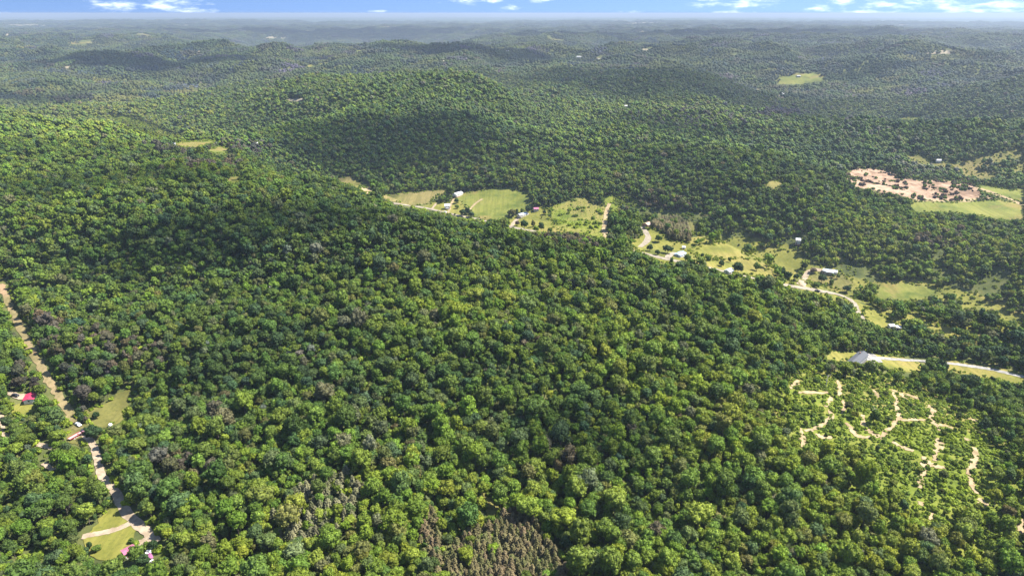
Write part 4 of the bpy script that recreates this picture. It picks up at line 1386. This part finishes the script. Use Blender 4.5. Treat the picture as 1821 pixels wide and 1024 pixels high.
def house(a, b, W, H, rise, wall, roof, label, cat='house', name='house', wins=2, chimney=False, length=None, doors=1, porch=False, ridges=0):
    """a and b: photograph pixels of the two ends of the long axis, on the ground"""
    A, B = at(*a), at(*b)
    mid = (A + B) / 2
    L = length or (B - A).xy.length
    yaw = math.atan2(B.y - A.y, B.x - A.x)
    z = float(min(height(mid.x + dx, mid.y + dy) for dx in (-3, 3) for dy in (-3, 3)))
    z1 = float(max(height(mid.x + dx, mid.y + dy) for dx in (-3, 3) for dy in (-3, 3)))
    r = empty(name, (mid.x, mid.y, max(z, z1 - 0.6)), yaw)
    tag(r, label, cat)
    hx_, hy_ = L / 2, W / 2
    prism('wall', [(-hy_, 0.35), (hy_, 0.35), (hy_, H), (0, H + rise), (-hy_, H)], -hx_, hx_, wall, r)
    boxes('foundation', [(-hx_ + .05, hx_ - .05, -hy_ + .05, hy_ - .05, -1.6, 0.34)], MB['chimney_brick'] if H > 3.2 else M['concrete'], r)
    ov, th = 0.4, 0.16
    sl = rise / hy_
    ro = prism('roof', [(-hy_ - ov, H - sl * ov + .03), (0, H + rise + .03), (hy_ + ov, H - sl * ov + .03), (hy_ + ov, H - sl * ov + th), (0, H + rise + th), (-hy_ - ov, H - sl * ov + th)], -hx_ - ov, hx_ + ov, roof, r)
    boxes('ridge_cap', [(-hx_ - ov, hx_ + ov, -0.14, 0.14, H + rise + th - .02, H + rise + th + .06)], roof, ro)
    for k in range(ridges):
        x = -hx_ + (k + 0.5) * L / ridges
        for sgn in (-1, 1):
            y0, zz0 = sgn * (hy_ + ov), H - sl * ov + th
            V = [(x - .04, 0.15 * sgn, H + rise + th - sl * .15), (x + .04, 0.15 * sgn, H + rise + th - sl * .15), (x + .04, y0, zz0), (x - .04, y0, zz0)]
            V += [(p[0], p[1], p[2] + .05) for p in V]
            me = bpy.data.meshes.new('roof_seam')
            me.from_pydata(V, [], [(4, 5, 6, 7), (0, 1, 5, 4), (1, 2, 6, 5), (2, 3, 7, 6), (3, 0, 4, 7)])
            link('roof_seam', me, roof, ro)
    for sgn in (-1, 1):
        for k in range(wins):
            x = -hx_ + (k + 0.5 + (0.28 if (sgn < 0 and doors) else 0)) * L / (wins + (0.5 if sgn < 0 and doors else 0))
            for lev in range(2 if H > 4.6 else 1):
                zc = 1.75 + lev * 2.7
                y = sgn * hy_
                y0, y1 = (y - .02, y + .05) if sgn > 0 else (y - .05, y + .02)
                wd = boxes('window', [(x - .62, x - .5, y0, y1, zc - .7, zc + .7), (x + .5, x + .62, y0, y1, zc - .7, zc + .7), (x - .5, x + .5, y0, y1, zc + .58, zc + .7), (x - .5, x + .5, y0, y1, zc - .7, zc - .58)], MB['trim'], r)
                yp = y + sgn * .012
                boxes('pane', [(x - .5, x + .5, min(y, yp), max(y, yp) + .001, zc - .58, zc + .58)], MB['glass'], wd)
    for sgn in (-1, 1):
        x = sgn * hx_
        x0, x1 = (x - .02, x + .05) if sgn > 0 else (x - .05, x + .02)
        wd = boxes('window', [(x0, x1, -.62, -.5, 1.1, 2.4), (x0, x1, .5, .62, 1.1, 2.4), (x0, x1, -.5, .5, 2.28, 2.4), (x0, x1, -.5, .5, 1.1, 1.22)], MB['trim'], r)
        boxes('pane', [(min(x, x + sgn * .012), max(x, x + sgn * .012), -.5, .5, 1.22, 2.28)], MB['glass'], wd)
    if doors:
        d = boxes('door', [(-hx_ + 0.5, -hx_ + 1.45, -hy_ - .06, -hy_ + .02, 0.36, 2.4)], MB['door_paint'], r)
        boxes('handle', [(-hx_ + 1.3, -hx_ + 1.36, -hy_ - .11, -hy_ - .06, 1.3, 1.42)], MB['rim'], d)
        boxes('step', [(-hx_ + 0.35, -hx_ + 1.6, -hy_ - .9, -hy_ - .07, -0.5, 0.2)], M['concrete'], r)
    if chimney:
        boxes('chimney', [(hx_ * .45, hx_ * .45 + .6, 0.3, 0.9, H, H + rise + 1.0)], MB['chimney_brick'], ro)
    if porch:
        pr = boxes('porch', [(-hx_ * .6, hx_ * .6, -hy_ - 2.2, -hy_ - .42, 2.45, 2.6)], roof, r)
        for x in (-hx_ * .55, 0, hx_ * .55):
            boxes('post', [(x - .07, x + .07, -hy_ - 2.1, -hy_ - 1.96, -.4, 2.449)], MB['trim'], pr)
    return r


W_, C_, G_ = MB['white_siding'], MB['cream_siding'], MB['grey_siding']
house((53, 720), (57, 706), 4.8, 2.6, 0.5, W_, MB['crimson_roof'], 'white trailer home with a bright crimson roof at the left edge', wins=3, ridges=8)
house((221, 990), (240, 979), 3.2, 2.5, 0.45, W_, MB['pink_roof'], 'small pink roofed trailer at the end of the gravel driveway', wins=2, ridges=8)
house((261, 999), (270, 994), 3.0, 2.4, 0.4, W_, MB['purple_roof'], 'little purple roofed shed half hidden by trees', 'shed', 'shed', wins=1, ridges=5)
house((153, 774), (163, 769), 3.8, 2.3, 0.5, C_, MB['dull_pink_roof'], 'shed with a dull pink roof beside the parked vehicles', 'shed', 'shed', wins=1, ridges=5)
house((791, 372), (800, 371), 7.0, 5.2, 2.0, W_, MB['white_roof'], 'two storey white farmhouse beside the valley road', wins=2, chimney=True, porch=True)
house((808, 352), (820, 345), 7.5, 3.4, 1.6, W_, MB['white_roof'], 'white barn at the upper left edge of the large pasture', 'barn', 'barn', wins=2)
house((922, 388), (936, 381), 7.0, 2.9, 1.4, C_, MB['pale_roof'], 'pale roofed farmhouse behind the row of tall dark trees', wins=3, chimney=True)
house((949, 376), (957, 374), 6.0, 2.6, 1.2, W_, MB['pink_roof'], 'small pink roofed house at the wood edge above the lawn', wins=2)
house((1147, 404), (1154, 401), 6.5, 2.8, 1.4, MB['brick'], MB['tan_roof'], 'red brick house at the top of the curved driveway', wins=2, chimney=True)
house((1204, 457), (1214, 455), 6.0, 2.5, 0.9, W_, MB['blue_roof'], 'low house with a sky blue roof on the valley lawn', wins=2)
house((1213, 443), (1218, 443), 3.2, 2.4, 0.6, W_, MB['white_roof'], 'tiny white shed at the end of a short path', 'shed', 'shed', wins=1)
house((1292, 487), (1299, 485), 5.0, 2.8, 1.2, W_, MB['pale_roof'], 'pale house tucked under the big dark tree by the road', wins=2)
house((1414, 435), (1422, 435), 6.5, 4.9, 1.6, W_, MB['white_roof'], 'tall white house alone among trees on the right slope', wins=2)
house((1463, 484), (1488, 487), 7.0, 2.8, 1.2, W_, MB['pale_roof'], 'long house with a pale blue grey roof above the tan lawn', wins=4, chimney=True, porch=True)
house((1580, 583), (1588, 583), 4.0, 2.6, 0.8, W_, MB['white_roof'], 'white trailer at the end of the valley road, left of its twin', 'trailer', 'trailer', wins=1)
house((1593, 585), (1600, 586), 4.0, 2.6, 0.8, W_, MB['white_roof'], 'white trailer at the end of the valley road, right of its twin', 'trailer', 'trailer', wins=1)
house((1514, 649), (1533, 640), 6.0, 2.9, 1.5, G_, MB['dark_roof'], 'dark grey roofed house beside the white concrete yard', wins=3, chimney=True)
house((640, 331), (649, 330), 7.0, 3.0, 1.4, W_, MB['pale_roof'], 'pale roofed house on the olive clearing left of the valley', wins=2)
FARH = [((1113, 190), 14, 'white house alone in the dark woods on the right hill'), ((1394, 169), 24, 'white farm building in the distant right valley'),
        ((1420, 136), 16, 'small pale house above the distant green field'), ((1030, 103), 30, 'large pale building on the middle horizon clearing'),
        ((1066, 107), 34, 'long pale shed right of the horizon clearing'), ((395, 151), 26, 'white farm building on the far left ridge'),
        ((386, 150), 14, 'small pale shed left of the white farm building'), ((62, 109), 20, 'white house far off near the left edge'),
        ((455, 258), 9, 'pale house at the foot of the dark hill'), ((308, 258), 9, 'pale shed at the left end of the sunlit meadow'),
        ((1388, 123), 30, 'wide pale shed far off beyond the green field'), ((586, 52), 60, 'white tower like building on the far horizon'),
        ((903, 93), 24, 'tiny white house in the far middle woods'), ((785, 108), 24, 'tiny pale roofed house left of the far middle woods'),
        ((1668, 288), 9, 'pale shed at the end of the sunlit field strip')]
for (p, L, lab) in FARH:
    house((p[0] - 1, p[1] + 1), (p[0] + 1, p[1] + 1), 0.55 * L, 3.0 if L < 20 else 5.2, 1.6 if L < 20 else 2.6, MB['cream_siding'], MB['weathered_roof'], lab, wins=2, length=L * 0.75, doors=0)


# ------------------------------------------------------------------ vehicles
def wheel(parent, x, y, r=0.36, w=0.24):
    def disc(name, rad, width, mat, par, seg=14):
        V, F = [], []
        for s_ in (-1, 1):
            for k in range(seg):
                a = 2 * math.pi * k / seg
                V.append((x + rad * math.cos(a), y + s_ * width / 2, r + rad * math.sin(a)))
        F += [tuple(range(seg)), tuple(range(2 * seg - 1, seg - 1, -1))] + [(k, seg + k, seg + (k + 1) % seg, (k + 1) % seg) for k in range(seg)]
        me = bpy.data.meshes.new(name)
        me.from_pydata(V, [], F)
        return link(name, me, mat, par)
    t = disc('wheel', r, w, MB['rubber'], parent)
    disc('rim', r * 0.6, w + 0.03, MB['rim'], t)


def car(p, heading, paint, label, kind='car', toward=None):
    P = at(*p)
    yaw = heading if toward is None else math.atan2(at(*toward).y - P.y, at(*toward).x - P.x)
    r = empty('pickup_truck' if kind == 'pickup' else 'parked_car', (P.x, P.y, P.z + 0.4), yaw)
    tag(r, label, 'pickup truck' if kind == 'pickup' else 'car')
    if kind == 'pickup':
        boxes('body', [(-2.7, 2.7, -0.95, 0.95, 0.42, 0.95)], paint, r, 0.08)
        boxes('bed_side', [(-2.65, -0.45, -0.94, -0.84, 0.951, 1.3), (-2.65, -0.45, 0.84, 0.94, 0.951, 1.3), (-2.68, -2.58, -0.83, 0.83, 0.951, 1.3)], paint, r)
        cab = prism('cabin', [(-0.86, 0.951), (0.86, 0.951), (0.74, 1.78), (-0.74, 1.78)], -0.4, 1.3, paint, r)
        boxes('windscreen', [(1.301, 1.32, -.7, .7, 1.12, 1.66)], MB['glass'], cab)
        boxes('rear_window', [(-.42, -.401, -.62, .62, 1.15, 1.66)], MB['glass'], cab)
    else:
        boxes('body', [(-2.2, 2.2, -0.88, 0.88, 0.34, 0.88)], paint, r, 0.1)
        cab = prism('cabin', [(-0.8, 0.881), (0.8, 0.881), (0.62, 1.42), (-0.62, 1.42)], -1.5, 0.8, paint, r)
        boxes('windscreen', [(.801, .82, -.6, .6, 0.95, 1.34)], MB['glass'], cab)
        boxes('rear_window', [(-1.52, -1.501, -.6, .6, 0.95, 1.34)], MB['glass'], cab)
    fx = 2.2 if kind != 'pickup' else 2.7
    for sy_ in (-1, 1):
        boxes('headlight', [(fx, fx + .03, sy_ * .6 - .15, sy_ * .6 + .15, .62, .76)], MB['lamp_glass'], r)
        for x in (-0.62 * fx, 0.62 * fx):
            wheel(r, x, sy_ * 0.84)
    return r


car((147, 771), 0, MB['car_dark'], 'dark pickup truck parked in the yard beside the dull pink roofed shed', 'pickup', (152, 767))
car((140, 757), 0, MB['car_white'], 'white car at the lower end of the cleared strip', 'car', (146, 761))
car((262, 1002), 0, MB['car_white'], 'white car beside the purple roofed shed', 'car', (272, 996))
car((266, 985), 0, MB['car_white'], 'white pickup truck just above the purple roofed shed', 'pickup', (270, 980))
car((1453, 519), 0, MB['car_dark'], 'dark car driving on the bright valley road', 'car', (1463, 521))
car((1146, 408), 0, MB['car_dark'], 'dark car at the top of the curved driveway', 'car', (1150, 408))
car((792, 378), 0, MB['car_white'], 'white car in front of the two storey farmhouse', 'car', (800, 379))
car((28, 705), 0, MB['car_dark'], 'dark car on the gravel drive of the crimson roofed trailer home', 'car', (36, 707))
P0, P1 = at(127, 782), at(142, 774)
r = empty('flatbed_trailer', ((P0.x + P1.x) / 2, (P0.y + P1.y) / 2, (P0.z + P1.z) / 2 + .4), math.atan2(P1.y - P0.y, P1.x - P0.x))
tag(r, 'long pinkish flatbed trailer parked below the dark pickup truck', 'trailer')
boxes('deck', [(-3.4, 3.4, -1.1, 1.1, 0.75, 0.95)], MB['steel_deck'], r)
boxes('side_rail', [(-3.4, 3.4, 1.101, 1.18, 0.7, 1.25), (-3.4, 3.4, -1.18, -1.101, 0.7, 1.25)], MB['car_red'], r)
boxes('drawbar', [(3.401, 4.6, -.08, .08, .6, .75)], MB['rubber'], r)
for x in (-1.2, -0.3):
    for sy_ in (-1, 1):
        wheel(r, x, sy_ * 1.0)
# round white tank by the meadow
P = at(197, 759)
r = empty('storage_tank', (P.x, P.y, P.z + .25))
tag(r, 'round white tank at the lower edge of the olive meadow', 'tank')
g = Geo()
V, F = [], []
prof = [(1.0, 0.0), (1.0, 1.3), (0.93, 1.6), (0.68, 1.84), (0.34, 1.96), (0.02, 2.0)]
for (rr_, z) in prof:
    for k in range(18):
        a = 2 * math.pi * k / 18
        V.append((rr_ * math.cos(a), rr_ * math.sin(a), z))
for i in range(len(prof) - 1):
    for k in range(18):
        F.append((i * 18 + k, i * 18 + (k + 1) % 18, (i + 1) * 18 + (k + 1) % 18, (i + 1) * 18 + k))
g.add(V, F)
link('body', g.mesh('body', [MB['car_white']]), None, r)
boxes('hatch', [(-.22, .22, -.22, .22, 1.95, 2.12)], MB['trim'], r)
boxes('base', [(-1.1, 1.1, -1.1, 1.1, -0.6, -0.01)], M['concrete'], r)

# ------------------------------------------------------------------ single trees that stand apart on open ground
LT = [  # foot pixel, crown width in px, tall factor, tone, label
    (172, 744, 11, 1.0, 'dark', 'small dark tree alone in the olive tan meadow'),
    (168, 782, 22, 1.0, 'dark', 'large dark tree beside the dull pink roofed shed'),
    (147, 752, 13, 1.3, 'dark', 'tall dark cedar right of the cleared strip, lower of two'),
    (143, 740, 11, 1.3, 'dark', 'tall dark cedar right of the cleared strip, upper of two'),
    (246, 1000, 26, 1.0, 'mid', 'large tree between the pink trailer and the purple shed'),
    (258, 1006, 20, 1.0, 'dark', 'dark tree in front of the purple roofed shed'),
    (274, 979, 14, 1.2, 'dark', 'small pointed dark tree at the fork of the lane'),
    (234, 965, 10, 0.9, 'mid', 'little tree in the hedge row across the lawn'),
    (160, 976, 9, 1.3, 'dark', 'thin dark tree at the left end of the lawn'),
    (172, 980, 13, 0.8, 'mid', 'round bush like tree at the left side of the lawn'),
    (218, 996, 12, 0.8, 'mid', 'small tree below the pink roofed trailer'),
    (812, 362, 8, 1.0, 'dark', 'dark round tree below the white barn'),
    (813, 371, 8, 0.9, 'mid', 'second tree below the white barn, nearer the farmhouse'),
    (823, 385, 11, 1.0, 'dark', 'left tree of the dark clump at the pasture foot'),
    (831, 382, 11, 1.1, 'dark', 'middle tree of the dark clump at the pasture foot'),
    (838, 387, 11, 0.9, 'blue', 'right tree of the dark clump at the pasture foot'),
    (809, 383, 4, 1.0, 'dark', 'tiny dark tree on the road edge before the farmhouse'),
    (905, 383, 6, 1.3, 'dark', 'slim dark tree at the left of the farmhouse row'),
    (911, 386, 13, 1.0, 'olive', 'round olive tree in front of the farmhouse row'),
    (919, 381, 7, 1.3, 'dark', 'tall dark tree in the farmhouse row'),
    (928, 378, 6, 1.2, 'mid', 'slim green tree behind the pale roofed farmhouse'),
    (939, 381, 12, 1.2, 'dark', 'big dark tree right of the pale roofed farmhouse'),
    (968, 382, 7, 1.1, 'dark', 'dark tree at the left corner of the scrubby field'),
    (978, 389, 6, 1.3, 'mid', 'tall thin tree with bare trunk on the lawn'),
    (963, 389, 3, 1.4, 'mid', 'very thin tree on the lawn above the tall trees'),
    (932, 410, 12, 1.4, 'dark', 'tall dark tree before the farmhouse, left one'),
    (948, 404, 9, 1.3, 'olive', 'olive coloured tall tree on the lawn'),
    (953, 413, 12, 0.9, 'bright', 'bright leafy tree between two tall dark ones'),
    (962, 412, 12, 1.4, 'dark', 'tall dark tree before the farmhouse, right one'),
    (920, 402, 8, 1.2, 'brown', 'brownish tree beside the pale driveway'),
    (978, 416, 9, 1.1, 'mid', 'tree near the road below the lawn'),
    (993, 420, 10, 0.9, 'dark', 'dark tree on the road edge below the scrubby field'),
    (986, 400, 4, 1.0, 'dark', 'tiny dark tree by the lawn corner'),
    (1028, 425, 6, 1.2, 'mid', 'small tree on the lower edge of the scrubby field'),
    (1051, 424, 5, 1.2, 'mid', 'slim small tree at the foot of the scrubby field'),
    (1155, 447, 12, 1.0, 'dark', 'dark tree left of the valley lawn'),
    (1169, 454, 9, 1.1, 'dark', 'second dark tree on the valley lawn, nearer the road'),
    (1187, 451, 16, 0.9, 'dark', 'wide dark tree beside the pale drive'),
    (1194, 468, 8, 1.2, 'mid', 'small tree at the foot of the pale drive'),
    (1171, 431, 13, 0.9, 'mid', 'leafy tree right of the curved driveway'),
    (1199, 438, 4, 1.3, 'mid', 'thin young tree on the valley lawn'),
    (1222, 466, 13, 1.0, 'mid', 'tree right of the sky blue roofed house'),
    (1248, 459, 6, 1.3, 'dark', 'slim dark tree at the hay field corner'),
    (1260, 464, 11, 0.9, 'mid', 'round tree below the hay field'),
    (1283, 474, 11, 1.0, 'dark', 'dark tree standing in the narrow meadow strip'),
    (1297, 467, 7, 1.2, 'mid', 'lone tree casting its shadow on the narrow meadow'),
    (1311, 486, 19, 1.0, 'dark', 'large dark tree beside the pale house by the road'),
    (1345, 482, 12, 1.0, 'mid', 'tree at the right end of the narrow meadow'),
    (1314, 437, 4, 0.8, 'dark', 'tiny dark bush like tree in the hay field'),
    (1415, 500, 8, 1.4, 'dark', 'pointed conifer left of the gravel driveway'),
    (1388, 492, 16, 1.0, 'dark', 'large dark tree left of the bright grass field'),
    (1400, 497, 14, 1.0, 'dark', 'dark tree below the bright grass field'),
    (1430, 481, 11, 1.2, 'dark', 'dark tree at the right edge of the bright grass field'),
    (1446, 486, 11, 0.8, 'brown', 'reddish brown tree beside the gravel driveway'),
    (1461, 504, 14, 1.0, 'dark', 'dark tree left of the tan lawn'),
    (1478, 506, 9, 1.0, 'mid', 'tree on the lower tan lawn'),
    (1481, 494, 6, 1.0, 'mid', 'small tree before the long pale roofed house, left one'),
    (1490, 496, 6, 1.2, 'mid', 'small tree before the long pale roofed house, right one'),
    (1452, 512, 11, 0.9, 'mid', 'leafy tree on the bank above the valley road'),
    (1505, 520, 13, 0.9, 'dark', 'dark tree at the right end of the tan lawn'),
    (1670, 668, 20, 1.2, 'dark', 'dark tree standing over the concrete lane'),
    (1656, 664, 22, 1.1, 'mid', 'leafy tree just left of the dark one over the concrete lane'),
    (1762, 682, 9, 1.2, 'dark', 'small dark tree on the grass below the concrete lane'),
]
rs = np.random.default_rng(5)
for k, (fx, fy, wpx, tall, tone, lab) in enumerate(LT):
    P = at(fx, fy)
    d = math.hypot(P.x, P.y, P.z - CAM_Z)
    s_ = max(0.22, wpx / 2 * d / FPX / 4.3)
    c = PAL[tone] * rs.uniform(0.9, 1.1)
    place_tree('lone_tree', CROWN_ME[k % NV], TRUNK_ME[k % NV], P - Vector((0, 0, 3.0 * s_ * tall)), rs.uniform(0, 6.28), (s_, s_, s_ * tall * rs.uniform(0.85, 1.0)), c, lab, 'tree')

# pale dead trees sticking out of the canopy
for k, (fx, fy, hgt, lab) in enumerate([(336, 738, 11, 'tall pale dead trunk rising from the canopy, right of its neighbour'), (316, 737, 9, 'pale dead trunk in the canopy, left of the taller one'),
                                        (1057, 893, 9, 'pale dead tree with bare branches right of the brown pines'), (1040, 890, 7, 'smaller bare dead tree left of the branching one'),
                                        (1468, 690, 9, 'bare pale tree at the top of the dirt trails'), (1552, 745, 7, 'greyish dead tree between two dirt trails'), (482, 530, 9, 'pale dead trunk on the dark left slope')]):
    P = at(fx, fy)
    r = empty('dead_tree', P, k * 1.3)
    tag(r, lab, 'tree')
    g = Geo()
    rs_ = np.random.default_rng(k + 60)
    g.tube([(0, 0, -.6), (.1, 0, hgt * .5), (-.1, .1, hgt)], [.28, .2, .06], 7)
    link('trunk', g.mesh('trunk', [MB['dead_wood']]), None, r)
    for q in range(7):
        a, z = q * 2.4, hgt * rs_.uniform(.45, .92)
        l = rs_.uniform(1.0, 2.4)
        g = Geo()
        g.tube([(0, 0, z), (math.cos(a) * l * .6, math.sin(a) * l * .6, z + .5), (math.cos(a) * l, math.sin(a) * l, z + 1.3)], [.1, .07, .02], 5)
        link('branch', g.mesh('branch', [MB['dead_wood']]), None, r)

# ------------------------------------------------------------------ clouds overhead (outside the picture); their shade lies on the hills
mc = bpy.data.materials.new('cloud')
mc.use_nodes = True
t = NT(mc.node_tree)
mc.node_tree.nodes.clear()
pv = t.n('ShaderNodeVolumePrincipled')
pv.inputs['Color'].default_value = (1, 1, 1, 1)
pv.inputs['Density'].default_value = 0.013
out = t.n('ShaderNodeOutputMaterial')
t.link(pv.outputs[0], out.inputs['Volume'])
for k, (cx0, cy0, rxp, ryp) in enumerate(CLOUD_SHADE):
    P = at(cx0, cy0)
    Q = at(cx0 + rxp, cy0)
    A, B = at(cx0, cy0 - ryp), at(cx0, cy0 + ryp)
    R1, R2 = abs(Q.x - P.x), abs(A.y - B.y) / 2
    dz = 950 - P.z
    C0 = Vector((P.x, (A.y + B.y) / 2, P.z)) + SUN_DIR * (dz / SUN_DIR.z)
    V, F = ico(5)
    n1 = fbm(V[:, 0] * 2.2 + k * 7, V[:, 1] * 2.2 + V[:, 2] * 1.3, 4, 300 + k)
    V = V * (1 + 0.42 * n1)[:, None] * np.array([R1, R2, 44.0 if P.y < 2500 else 120.0])
    V[:, 2] = np.where(V[:, 2] < 0, V[:, 2] * 0.35, V[:, 2])
    o = link('cloud', mesh_np('cloud', V, F), mc)
    o.location = C0
    tag(o, 'white cumulus cloud high overhead shading the hills', kind='structure')

# ------------------------------------------------------------------ the air
top = max(CAM_Z + 6.0, float(G_Z.max()) + 25.0)
bot = float(G_Z.min()) - 1.0
bm = bmesh.new()
bmesh.ops.create_cube(bm, size=1.0)
for v in bm.verts:
    v.co = Vector((v.co.x * 180000, v.co.y * 180000, bot if v.co.z < 0 else top))
me = bpy.data.meshes.new('haze')
bm.to_mesh(me)
bm.free()
mh = bpy.data.materials.new('haze_air')
mh.use_nodes = True
mh.node_tree.nodes.clear()
t = NT(mh.node_tree)
pv = t.n('ShaderNodeVolumePrincipled')
pv.inputs['Color'].default_value = (*HAZE_COLOR, 1)
pv.inputs['Density'].default_value = HAZE_DENSITY
pv.inputs['Anisotropy'].default_value = 0.2
out = t.n('ShaderNodeOutputMaterial')
t.link(pv.outputs[0], out.inputs['Volume'])
o = link('haze', me, mh)
tag(o, 'thin blue summer haze over the woods', kind='stuff')
